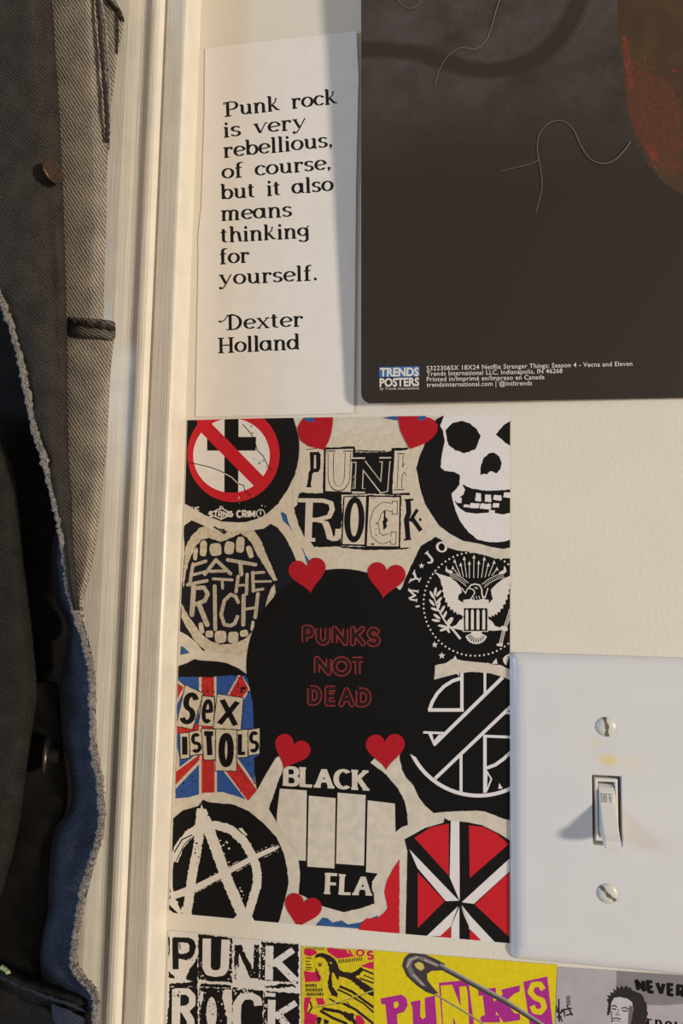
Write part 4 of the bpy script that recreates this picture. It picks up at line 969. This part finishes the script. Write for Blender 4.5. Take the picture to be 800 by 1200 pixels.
patch(a, 'black patch with four cream bars between white letters', clip=cl)
# ---- red wedges patch
a = Art(); a.fr(430, 930, 4.444)
base = [(195, 238), (240, 214), (300, 180), (398, 152), (404, 128), (425, 140), (480, 145), (530, 150), (600, 165), (690, 210), (770, 262), (770, 790), (200, 745), (210, 300)]
a.poly('black', base, 1, 20); cl = [a.T(p) for p in base]
R1, W1 = 'red', 'skull_white'
for mt_, q in ((R1, [(246, 230), (330, 176), (425, 155), (425, 428)]), (W1, [(436, 132), (480, 136), (482, 560), (430, 436)]), (R1, [(530, 166), (600, 172), (680, 212), (736, 264), (534, 440)]), (W1, [(220, 290), (478, 558), (410, 560), (262, 388)]), (R1, [(264, 410), (404, 560), (264, 700)]),
               (W1, [(770, 312), (770, 378), (556, 574), (492, 566)]), (R1, [(770, 380), (770, 776), (560, 578)]), (W1, [(474, 586), (436, 690), (380, 742), (310, 742)]), (W1, [(480, 590), (480, 760), (438, 755), (438, 690)]), (W1, [(490, 582), (536, 686), (672, 785), (585, 775), (520, 690)]), (R1, [(370, 750), (434, 696), (434, 755)]), (R1, [(534, 704), (600, 770), (534, 766)])): a.poly(mt_, q)
a.poly('black', [(484, 588), (530, 690), (534, 766), (482, 762)]); a.poly(W1, [(492, 580), (540, 640), (680, 790), (600, 776), (538, 690)]); a.poly('black', [(540, 580), (560, 578), (770, 776), (770, 800), (690, 790)]); a.ell('black', 483, 568, 13, 13)
patch(a, 'black patch with red wedges and white spokes', clip=cl)
# ---- red paint at the lower edge
a = Art(); a.fr(310, 860, 4.21)
a.poly('red', [(664, 618), (664, 990), (462, 972), (475, 935), (500, 912), (530, 910), (562, 905), (590, 880), (606, 860), (590, 775), (600, 730), (630, 670)], 1.5, 14)
patch(a, 'bright red heart cut off by the lower edge', name='heart', eps=.00012)
# ---- central disc
a = Art(); a.fr(0, 0, 1)
pts = arc(399, 780, 110.5, 113.5, 0, 360, 90)[:-1]; a.poly('deep_black', pts)
a.poly("deep_black", [(291, 800), (296, 840), (297.5, 880), (298, 905), (301, 926), (311, 908), (323, 888), (340, 880), (400, 893), (440, 880)]); a.poly("deep_black", [(500, 820), (492, 890), (465, 875), (440, 868)])
disc = a.build('disc', col_, .0003, .00016, clips=[inner]); tag(disc, 'plain black disc at the centre of the collage')
a = Art(); a.fr(340, 720, 6.667)
let = [('P', 112, 170, 104, 214), ('U', 220, 292, 106, 222), ('N', 346, 430, 112, 224), ('K', 490, 568, 114, 226), ('S', 616, 684, 120, 232), ('N', 208, 300, 346, 456), ('O', 344, 456, 350, 462), ('T', 484, 568, 354, 468), ('D', 156, 226, 576, 690), ('E', 290, 352, 580, 696), ('A', 398, 482, 592, 702), ('D', 534, 612, 594, 704)]
for ch, x0, x1, y0, y1 in let: a.glyph('outline_red', ch, [(x0, y0), (x1, y0), (x1, y1), (x0, y1)], 46, 46, 0, ch in 'KSAX')
for ch, x0, x1, y0, y1 in let: a.glyph('letter_maroon', ch, [(x0, y0), (x1, y0), (x1, y1), (x0, y1)], 28, 28, 0, ch in 'KSA')
tag(a.build('lettering', disc, .0003, .00022), 'red outlined capital letters')
# ---- hearts
def heart(cx, cy, size, rot, lab):
    a = Art(); a.heart('heart_red', cx, cy, size, rot); return tag(a.build('heart', col_, .0003, .00028, clips=[inner]), lab)
heart(360.5, 672, 44, -9, None); heart(452, 677.5, 45, 8, None); heart(341, 880, 43, 22, None); heart(451.5, 878, 46, -2, None)
heart(354, 1066, 44, 14, None)
for q, b in (((600, 30, 560, 70), [(600, 30), (578, 56), (565, 80), (568, 110), (578, 138), (618, 165), (685, 180), (704, 140), (716, 105), (723, 60), (723, 30)]),):
    a = Art(); a.fr(200, 480, 3.81); a.poly('heart_red', b); a.poly('chip_blue', [(594, 30), (640, 30), (640, 58), (600, 50)]); patch(a, 'dark red heart cut off by the upper edge', eps=.00028, name='heart')
a = Art(); a.fr(400, 480, 3.81); a.poly('chip_blue', [(184, 36), (250, 26), (380, 22), (370, 50), (240, 47)]); a.poly('heart_red', [(250, 28), (262, 92), (282, 135), (305, 176), (345, 162), (378, 148), (412, 122), (428, 95), (430, 70), (415, 48), (392, 36), (376, 34), (365, 50), (340, 44), (345, 25)]); patch(a, 'dark red heart cut off by the upper edge', eps=.00028, name='heart')
# ================================================================== dark poster
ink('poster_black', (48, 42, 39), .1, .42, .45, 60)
ink('poster_dust_sheen', (66, 61, 59), .28, .42, .45, 180)
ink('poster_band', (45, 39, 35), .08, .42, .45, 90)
ink('poster_brown', (74, 54, 36), .12, .42, .45, 120)
ink('poster_ember', (98, 50, 36), .5, .42, .45, 600, rgb2=(72, 52, 35))
ink('poster_ember_bright', (128, 56, 40), .4, .42, .45, 700, rgb2=(84, 48, 34))
ink('print_white', (222, 216, 210), .02)
ink('logo_blue', (58, 108, 168), .05)
ink('card_core', (225, 222, 218), .02)
mat('lint', (128, 122, 118), .8, .2)
# dust and reflected sheen painted into the colour: a cloudy grey upper area that sinks into near black, with fine dust specks
def dust_sheen(name, dark, pale, z0, z1):
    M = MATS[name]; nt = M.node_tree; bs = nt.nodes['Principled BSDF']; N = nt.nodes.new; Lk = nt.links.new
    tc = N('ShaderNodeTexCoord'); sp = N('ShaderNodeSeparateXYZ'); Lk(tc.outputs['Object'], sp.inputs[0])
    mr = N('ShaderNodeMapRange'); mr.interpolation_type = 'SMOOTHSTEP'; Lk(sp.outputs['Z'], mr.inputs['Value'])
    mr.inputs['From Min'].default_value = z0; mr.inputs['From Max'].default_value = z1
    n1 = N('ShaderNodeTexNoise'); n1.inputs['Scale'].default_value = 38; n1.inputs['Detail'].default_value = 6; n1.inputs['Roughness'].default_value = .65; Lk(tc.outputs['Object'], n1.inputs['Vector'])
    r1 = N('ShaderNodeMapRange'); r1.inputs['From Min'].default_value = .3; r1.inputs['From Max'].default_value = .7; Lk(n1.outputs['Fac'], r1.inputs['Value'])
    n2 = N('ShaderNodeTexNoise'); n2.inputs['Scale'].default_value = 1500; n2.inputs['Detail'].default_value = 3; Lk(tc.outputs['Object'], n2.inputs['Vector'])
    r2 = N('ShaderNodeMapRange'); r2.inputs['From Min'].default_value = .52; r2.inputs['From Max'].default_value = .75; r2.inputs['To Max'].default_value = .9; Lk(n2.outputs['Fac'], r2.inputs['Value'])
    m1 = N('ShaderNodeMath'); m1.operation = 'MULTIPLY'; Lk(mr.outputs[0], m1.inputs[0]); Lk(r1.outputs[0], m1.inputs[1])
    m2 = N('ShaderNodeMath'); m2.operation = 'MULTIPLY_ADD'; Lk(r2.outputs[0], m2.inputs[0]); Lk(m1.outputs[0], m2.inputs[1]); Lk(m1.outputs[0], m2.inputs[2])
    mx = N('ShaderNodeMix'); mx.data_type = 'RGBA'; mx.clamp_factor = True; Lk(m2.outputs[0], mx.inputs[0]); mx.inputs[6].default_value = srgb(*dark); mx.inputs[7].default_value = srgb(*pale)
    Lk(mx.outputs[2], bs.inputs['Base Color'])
dust_sheen('poster_black', (46, 37, 32), (76, 70, 69), -.012, .055)
dust_sheen('poster_dust_sheen', (46, 37, 32), (64, 57, 54), -.012, .055)
dust_sheen('poster_band', (45, 37, 32), (50, 42, 37), -.012, .055)

pc = P(423, 470); pt = P(423, 0)
def poster_gap(x, z):
    up = max(-.2, (z - pc.z) / (pt.z - pc.z)); u = max(0, x - pc.x)
    return .0012 + (.0042 + .0066 * max(0, min(2, up))) * math.exp(-u / .085)
poster = empty('poster', P(620, 200))
tag(poster, 'large nearly black glossy poster standing off the wall, white fine print in its lower corner', 'poster')
PO = [(423, -70), (423, 461), (424, 466), (427, 470), (432, 472.8), (560, 470.6), (700, 468.2), (930, 464), (930, -70)]
a = Art(); a.fr(0, 0, 1)
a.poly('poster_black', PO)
bnd = [(415, 58), (450, 58), (490, 62), (520, 72), (545, 80), (575, 83), (605, 78), (635, 64), (655, 44), (672, 16), (690, -30)]
a.stroke('poster_dust_sheen', bnd, 27, 22); a.stroke('poster_band', bnd, 19, 15)
a.poly('poster_brown', [(722, -70), (724, 40), (730, 85), (734, 120), (742, 155), (758, 190), (778, 215), (810, 234), (930, 250), (930, -70)])
a.poly('poster_ember', [(732, 55), (745, 70), (760, 85), (785, 100), (800, 140), (800, 215), (775, 195), (752, 170), (742, 150), (735, 110)], 3, 8)
a.poly('poster_ember_bright', [(729, 40), (734, 44), (740, 80), (742, 104), (734, 98)], 1, 8)
a.poly('poster_ember_bright', [(756, 170), (766, 168), (774, 186), (764, 190)], 2, 6); a.specks('poster_ember_bright', 60, (745, 65, 798, 200), .5, 2.2, 5)
a.poly('card_core', [(423, 461), (424, 466), (427, 470), (432, 472.8), (429, 472.6), (425.4, 470.4), (423.2, 467)])
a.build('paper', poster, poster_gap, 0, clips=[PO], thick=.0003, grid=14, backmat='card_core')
def font_tris(txt, bold=.0):
    cu = bpy.data.curves.new('tmp', 'FONT'); cu.body = txt; cu.resolution_u = 3; cu.offset = bold; cu.space_character = 1.06 if len(txt) > 10 else 1.0
    ob = bpy.data.objects.new('tmp', cu); COL.objects.link(ob); dg = bpy.context.evaluated_depsgraph_get()
    me = bpy.data.meshes.new_from_object(ob.evaluated_get(dg)); me.calc_loop_triangles()
    co = [(v.co.x, v.co.y) for v in me.vertices]; t = [tuple(l.vertices) for l in me.loop_triangles]
    bpy.data.objects.remove(ob); bpy.data.curves.remove(cu); bpy.data.meshes.remove(me)
    return co, t
capco, _ = font_tris('H'); CAPH = max(y for _, y in capco)
def font_line(art, mt, txt, x0, y0, x1, y1, cap, bold=.008):
    co, t = font_tris(txt, bold); lo = min(c[0] for c in co); hi = max(c[0] for c in co)
    q = [(x0 + (c[0] - lo) / (hi - lo) * (x1 - x0), y0 + (c[0] - lo) / (hi - lo) * (y1 - y0) - c[1] / CAPH * cap) for c in co]
    for f in t: art.raw(mt, [q[i] for i in f])
a = Art()
font_line(a, 'print_white', 'S322306SX 18X24 Netflix Stranger Things: Season 4 - Vecna and Eleven', 499.7, 434.2, 740.6, 428.6, 5.2)
font_line(a, 'print_white', 'Trends International LLC, Indianapolis, IN 46268', 499.7, 440.6, 658.8, 437, 5.2)
font_line(a, 'print_white', 'Printed in/Imprim\u00e9 en/Impreso en Canada', 499.7, 447, 637.8, 444.3, 5.2)
font_line(a, 'print_white', 'trendsinternational.com | @intltrends', 499.7, 453.4, 623, 451.4, 5.2)
tag(a.build('lettering', poster, poster_gap, .00022), 'four small lines of white fine print')
a = Art(); a.fr(0, 0, 1)
a.poly('logo_blue', [(443.8, 430.2), (491.4, 429.2), (491.6, 441.3), (444, 442)])
font_line(a, 'print_white', 'TRENDS', 445, 441, 490.6, 440.3, 9.3, .035); font_line(a, 'print_white', 'POSTERS', 444.6, 453, 491, 452, 9.2, .035); font_line(a, 'print_white', 'by Trends International', 445, 457, 490.5, 456.2, 3.0, .0)
tag(a.build('logo', poster, poster_gap, .00022), 'small white and blue printed logo')
# pale hairs caught on the poster
def strand(pts, lab, r=.00016, r2=.00008):
    W = [P(x, y, lambda xx, zz: poster_gap(xx, zz) + .00045) for x, y in catmull([(410 + u / 2.051, v / 2.051) for u, v in pts], 6)]
    return tag(tube('hair_strand', W, r, MATS['lint'], None, 6, r2), lab, 'hair', 'hairs stuck to the poster')
strand([(362, -8), (352, 20), (341, 60), (326, 98), (300, 118), (265, 115), (236, 134), (216, 165), (205, 200)], 'pale curved hair hanging down from the top of the dark poster')
strand([(674, 340), (660, 360), (635, 385), (605, 393), (575, 380), (555, 350), (537, 312), (512, 291), (480, 295), (456, 320), (450, 360), (457, 400), (461, 450), (446, 514)], 'longest pale hair looping in an S across the middle of the dark poster', .00018)
strand([(455, 383), (438, 392), (405, 401), (362, 411)], 'short straight pale hair touching the looping hair on the dark poster', .00011, .00007)
strand([(112, -4), (126, 13), (148, 20), (172, 6)], 'tiny curled hair at the upper edge of the dark poster', .00011, .00008)

# ================================================================== row of prints below
def sheet(a, name, lab, cat, gap=.0003):
    return tag(a.build(name, None, gap, 0, clips=[[tuple(q) for q in a.items[0][1]]], thick=.0002, backmat='sheet_back'), lab, cat)
a = Art(); a.fr(190, 1085, 4.706)
S, B = 'sticker_white', 'black'
a.poly(S, [(33, 28), (60, 26), (400, 66), (757, 102), (768, 640), (14, 640)])
a.stroke(B, [(72, 66), (74, 240)], 34, 26); a.poly(B, [(60, 62), (150, 66), (178, 84), (186, 110), (180, 150), (160, 178), (130, 186), (90, 182), (90, 156), (130, 154), (148, 140), (150, 110), (140, 94), (92, 92)], 2, 10)
a.poly(B, [(36, 250), (70, 282), (66, 290), (34, 286)], 2, 8); a.poly(B, [(196, 172), (196, 316), (130, 292), (150, 240)], 3, 10); a.poly(B, [(34, 60), (42, 60), (40, 160), (34, 180)], 2, 8)
a.stroke(B, [(96, 96), (100, 130)], 6); a.specks(B, 14, (60, 150, 180, 190), 2, 6, 3)
a.poly(B, [(198, 48), (385, 66), (386, 316), (300, 306), (196, 298)], 4, 10)
a.stroke(S, [(246, 70), (244, 228), (258, 256), (292, 264), (328, 258), (344, 232), (350, 76)], 46, 36)
a.specks(S, 30, (355, 90, 388, 310), 2, 7, 4); a.specks(S, 16, (200, 200, 240, 300), 1.5, 5, 5)
a.poly(B, [(398, 104), (434, 104), (470, 180), (500, 240), (508, 104), (534, 104), (534, 290), (486, 290), (440, 190), (424, 150), (424, 230), (398, 228)], 3, 10)
a.specks(S, 26, (398, 110, 536, 290), 1.5, 5, 6); a.specks(B, 26, (396, 180, 412, 300), 1.5, 5, 7); a.specks(B, 30, (534, 110, 548, 300), 2, 7, 8)
a.poly(B, [(548, 86), (752, 104), (750, 316), (560, 300), (542, 292)], 4, 10)
a.stroke(S, [(592, 110), (588, 298)], 44, 30); a.stroke(S, [(722, 132), (606, 214)], 36); a.stroke(S, [(628, 196), (740, 310)], 42)
a.specks(B, 26, (580, 110, 740, 310), 2, 6, 9); a.specks(S, 22, (548, 90, 575, 300), 2, 7, 10)
a.poly(B, [(40, 318), (190, 306), (196, 336), (40, 338)], 5, 10); a.poly(B, [(210, 318), (380, 330), (380, 344), (210, 338)], 5, 10); a.poly(B, [(560, 330), (720, 318), (740, 336), (580, 345)], 6, 10)
a.poly(B, [(40, 336), (196, 340), (198, 640), (20, 640)], 4, 10); a.stroke(S, [(78, 348), (74, 640)], 46, 30); a.stroke(S, [(70, 362), (140, 362), (166, 390), (166, 430), (140, 456), (80, 462)], 36); a.stroke(S, [(120, 460), (156, 520), (164, 640)], 42); a.specks(B, 10, (60, 360, 120, 400), 3, 9, 11)
a.poly(B, [(204, 340), (380, 346), (380, 640), (204, 640)], 4, 10); a.poly(S, [(330, 360), (385, 346), (384, 640), (340, 640), (355, 520)], 6, 9); a.poly(S, [(206, 350), (230, 370), (210, 520)], 5, 9); a.ell(B, 276, 490, 68, 128, 0, 30); a.ell(S, 272, 482, 29, 90, 0, 26); a.specks(B, 30, (240, 390, 300, 541), 1.5, 4, 12); a.specks(S, 24, (206, 350, 380, 541), 2, 6, 13)
a.poly(B, [(386, 340), (556, 356), (556, 640), (386, 640)], 4, 10); a.stroke(S, [(530, 440), (524, 404), (490, 386), (440, 392), (414, 430), (410, 500), (414, 640)], 46, 36); a.specks(S, 30, (388, 340, 556, 380), 2, 7, 14)
a.poly(B, [(560, 360), (756, 374), (756, 640), (560, 640)], 4, 10); a.stroke(S, [(566, 378), (624, 382)], 20); a.stroke(S, [(604, 408), (600, 640)], 42, 30); a.stroke(S, [(738, 424), (620, 500)], 34); a.stroke(S, [(640, 490), (720, 590)], 40); a.specks(B, 20, (600, 420, 700, 541), 2, 6, 15); a.specks(S, 30, (560, 360, 600, 541), 2, 7, 16)
sheet(a, 'sticker', 'black and white distressed block letter print reading punk rock, in the bottom row', 'sticker')
# small flyer
a = Art(); a.raw('flyer_yellow', [(353.5, 1109), (437.6, 1113.6), (437.6, 1222), (353, 1222)])
a.fr(350, 1100, 8.42); K, Y, M_ = 'flyer_black', 'flyer_yellow', 'flyer_pink'
for q in ([(48, 104), (100, 100), (165, 116), (180, 140), (120, 175), (52, 160)], [(272, 92), (400, 100), (470, 112), (480, 140), (560, 168), (480, 188), (380, 196), (320, 160), (285, 130)], [(612, 262), (740, 222), (740, 302), (650, 282)], [(48, 318), (150, 330), (196, 306), (196, 350), (220, 372), (212, 420), (60, 432)], [(52, 582), (122, 578), (96, 640), (82, 730), (180, 752), (168, 842), (50, 920)], [(156, 580), (236, 584), (262, 650), (190, 656)], [(560, 760), (600, 752), (640, 790), (655, 842), (640, 1000), (540, 1000)]): a.poly(M_, q, 4, 14)
a.poly(K, [(150, 188), (172, 152), (230, 142), (300, 160), (350, 196), (384, 250), (402, 306), (440, 326), (520, 334), (580, 300), (606, 280), (640, 300), (600, 360), (560, 372), (640, 430), (740, 500), (742, 580), (640, 520), (540, 430), (470, 390), (400, 372), (384, 412), (372, 380), (350, 340), (330, 330), (322, 400), (330, 470), (386, 540), (380, 580), (320, 560), (290, 470), (286, 410), (306, 340), (282, 240), (262, 200), (214, 178)], 5, 12)
for q in ([(410, 290), (470, 250), (560, 258), (592, 290), (560, 320), (470, 322), (420, 316)], [(300, 226), (330, 236), (310, 250)]): a.poly(Y, q, 3, 10)
a.ell(K, 208, 262, 16, 12); a.stroke(K, [(186, 236), (228, 246)], 8); a.poly(K, [(160, 300), (176, 290), (180, 330), (196, 346), (186, 356), (204, 366), (200, 384), (222, 398), (214, 410), (190, 392)], 2, 8)
for p, wd in (([(400, 470), (520, 520), (740, 680)], 26), ([(380, 500), (470, 540), (640, 640), (740, 730)], 18), ([(440, 640), (560, 700), (740, 842)], 26), ([(230, 690), (400, 720), (520, 780), (560, 842)], 34), ([(210, 710), (330, 780), (480, 842)], 28), ([(300, 590), (380, 640), (440, 640)], 16), ([(600, 390), (740, 440)], 16), ([(620, 300), (740, 350)], 18), ([(640, 360), (740, 400)], 12), ([(110, 620), (130, 680), (90, 740)], 16), ([(470, 620), (500, 650), (480, 680)], 10)): a.stroke(K, p, wd, jit=0)
a.poly(Y, [(410, 560), (460, 548), (480, 580), (440, 604)], 3, 9); a.poly(Y, [(320, 660), (420, 640), (440, 690), (360, 700)], 4, 9); a.poly(K, [(420, 720), (540, 740), (550, 830), (470, 800)], 8, 12)
a.stroke('pin_pale', [(170, 668), (330, 640), (520, 580), (740, 510)], 12); a.stroke(K, [(170, 676), (330, 648), (520, 588), (740, 518)], 5)
for y, n_, x in ((462, 6, 66), (505, 9, 66), (548, 9, 76)):
    for i in range(n_): a.poly(K, [(x + i * 19, y - 14), (x + i * 19 + 13, y - 16), (x + i * 19 + 13, y + 16), (x + i * 19, y + 18)], 2, 8)
for y, w_ in ((190, 60), (222, 44), (252, 56), (282, 62), (302, 50)): a.stroke(K, [(66, y), (66 + w_, y + 4)], 10, jit=1)
for i in range(11): a.stroke(K, [(392 + i * 22, 244 - i * 2.5), (400 + i * 22, 205 - i * 2)], 11)
a.stroke(K, [(60, 96), (250, 108)], 6, jit=1); a.stroke(K, [(100, 84), (260, 96)], 4, jit=1)
a.glyph(M_, 'O', [(572, 112), (640, 112), (636, 168), (572, 168)], 22, 16); a.glyph(M_, 'S', [(680, 130), (730, 126), (730, 200), (680, 200)], 26, 22); a.stroke(M_, [(490, 112), (520, 150)], 20)
for i, q in enumerate(([(180, 770), (230, 780), (210, 842), (170, 842)], [(250, 790), (300, 810), (290, 842), (245, 842)])): a.poly(K, q, 4, 10)
sheet(a, 'flyer', 'small yellow and pink comic style flyer with a dark haired figure in profile', 'flyer')
# yellow print with the safety pin
a = Art(); a.raw('yellow', [(438, 1113.6), (520, 1120), (652.5, 1130.5), (648.5, 1222), (437.8, 1222)])
a.fr(430, 1070, 3.478); M_, Y = 'magenta', 'yellow'
a.poly(M_, [(54, 348), (140, 332), (160, 346), (166, 376), (152, 402), (122, 412), (128, 540), (90, 540), (74, 372), (58, 372)]); a.poly(Y, [(108, 364), (124, 360), (130, 374), (122, 386), (110, 388)])
a.poly(M_, [(176, 362), (218, 354), (216, 420), (226, 432), (238, 424), (234, 346), (276, 336), (284, 452), (296, 520), (190, 520), (184, 384)])
a.poly(M_, [(292, 284), (412, 272), (444, 520), (310, 520)]); a.poly(Y, [(300, 296), (346, 292), (382, 384), (376, 300), (404, 298), (410, 330), (418, 520), (384, 520), (350, 420), (352, 520), (314, 520)])
a.poly(M_, [(452, 312), (524, 304), (526, 330), (512, 334), (516, 362), (552, 332), (546, 312), (622, 294), (622, 320), (600, 328), (564, 362), (600, 408), (622, 410), (624, 436), (556, 446), (526, 402), (524, 414), (540, 420), (542, 446), (462, 446), (462, 424), (480, 414), (470, 336), (454, 338)])
a.poly(M_, [(636, 280), (734, 258), (764, 520), (672, 520)]); a.stroke(Y, [(718, 312), (704, 290), (676, 292), (664, 322), (686, 346), (714, 356), (722, 384), (706, 404), (682, 400), (672, 378)], 22)
a.poly('pin_dark', [(142, 214), (150, 184), (168, 166), (200, 160), (236, 168), (278, 186), (318, 208), (306, 234), (262, 236), (244, 248), (246, 274), (268, 302), (290, 326), (276, 334), (240, 322), (200, 294), (160, 256)])
a.poly('pin_mid', [(156, 214), (166, 186), (196, 172), (236, 180), (296, 210), (288, 222), (238, 200), (206, 186), (186, 196), (180, 216), (196, 248), (244, 300), (222, 296), (176, 256)]); a.stroke('pin_light', [(164, 218), (176, 190), (206, 180)], 7, round_=True); a.stroke('pin_light', [(188, 250), (230, 294)], 6)
a.poly('pin_pale', [(192, 208), (210, 198), (228, 206), (234, 224), (220, 236), (200, 224)]); a.stroke('pin_light', [(232, 190), (284, 212)], 6)
a.stroke('pin_dark', [(292, 214), (560, 360), (740, 475)], 22, w1=16); a.stroke('pin_mid', [(296, 210), (562, 354), (740, 469)], 12); a.stroke('pin_light', [(300, 208), (564, 351), (740, 466)], 5)
a.stroke('pin_mid', [(276, 330), (400, 405), (500, 470)], 8, w1=5); a.stroke('pin_pale', [(278, 328), (402, 402), (500, 466)], 3)
sheet(a, 'sticker', 'bright yellow print with purple cut-out letters and a printed silver safety pin', 'sticker')
# black and white portrait print
a = Art(); a.raw('photo_lilac', [(653.2, 1133), (720, 1137.5), (850, 1146.5), (850, 1225), (649.5, 1222)])
a.fr(645, 1120, 5.161); K, Lt, Gr = 'photo_dark', 'photo_light', 'photo_shade'
a.poly('photo_grey', [(398, 40), (640, 60), (1060, 100), (1060, 330), (800, 290), (700, 300), (560, 300), (398, 250)], 2, 30); a.poly('photo_lilac', [(398, 200), (520, 240), (560, 330), (398, 330)])
a.poly(K, [(350, 300), (336, 262), (352, 256), (334, 240), (362, 240), (350, 222), (382, 226), (372, 200), (400, 212), (396, 184), (416, 200), (424, 178), (440, 194), (456, 176), (468, 194), (488, 186), (492, 210), (530, 220), (560, 250), (580, 300), (590, 350), (580, 380), (600, 520), (470, 520), (360, 340), (342, 372), (336, 350)], 5, 9)
a.poly(Lt, [(366, 290), (384, 256), (420, 250), (462, 258), (494, 280), (500, 320), (492, 360), (480, 420), (470, 520), (372, 520), (358, 400), (360, 340)], 2, 14)
a.poly(Gr, [(476, 300), (500, 310), (492, 380), (478, 440), (470, 520), (450, 520), (466, 420), (470, 350)])
for p, wd in (([(366, 306), (384, 300), (402, 312)], 7), ([(426, 318), (450, 312), (474, 326)], 7), ([(370, 320), (396, 324)], 8), ([(434, 332), (466, 336)], 8), ([(410, 320), (406, 350), (390, 356), (412, 360), (420, 354)], 4), ([(372, 382), (396, 376), (424, 384)], 7)): a.stroke(K, p, wd)
a.stroke(Gr, [(376, 394), (400, 392), (420, 396)], 5); a.poly(Gr, [(362, 330), (372, 340), (376, 400), (366, 410)])
a.text('deep_black', 'NEVERM', [(516, 146), (880, 196), (872, 258), (530, 208)], 24, 20, .5)
a.text('deep_black', 'EBOLL', [(588, 384), (830, 410), (830, 490), (588, 470)], 16, 8, .55, 7)
a.poly('pin_mid', [(92, 245), (118, 240), (122, 300), (96, 305)], 2, 10); a.stroke('pin_light', [(104, 190), (106, 240)], 6)
for p, wd in (([(48, 260), (52, 400)], 10), ([(24, 330), (60, 346), (76, 330)], 12), ([(30, 300), (70, 400)], 9), ([(62, 330), (130, 318)], 9), ([(98, 300), (132, 362)], 10), ([(92, 360), (128, 350)], 10), ([(36, 370), (66, 372)], 12), ([(80, 318), (84, 370)], 8)): a.stroke(K, p, wd, jit=1)
sheet(a, 'photo_print', 'grey photo print of a spiky haired person beside bold black letters, below the switch', 'print')
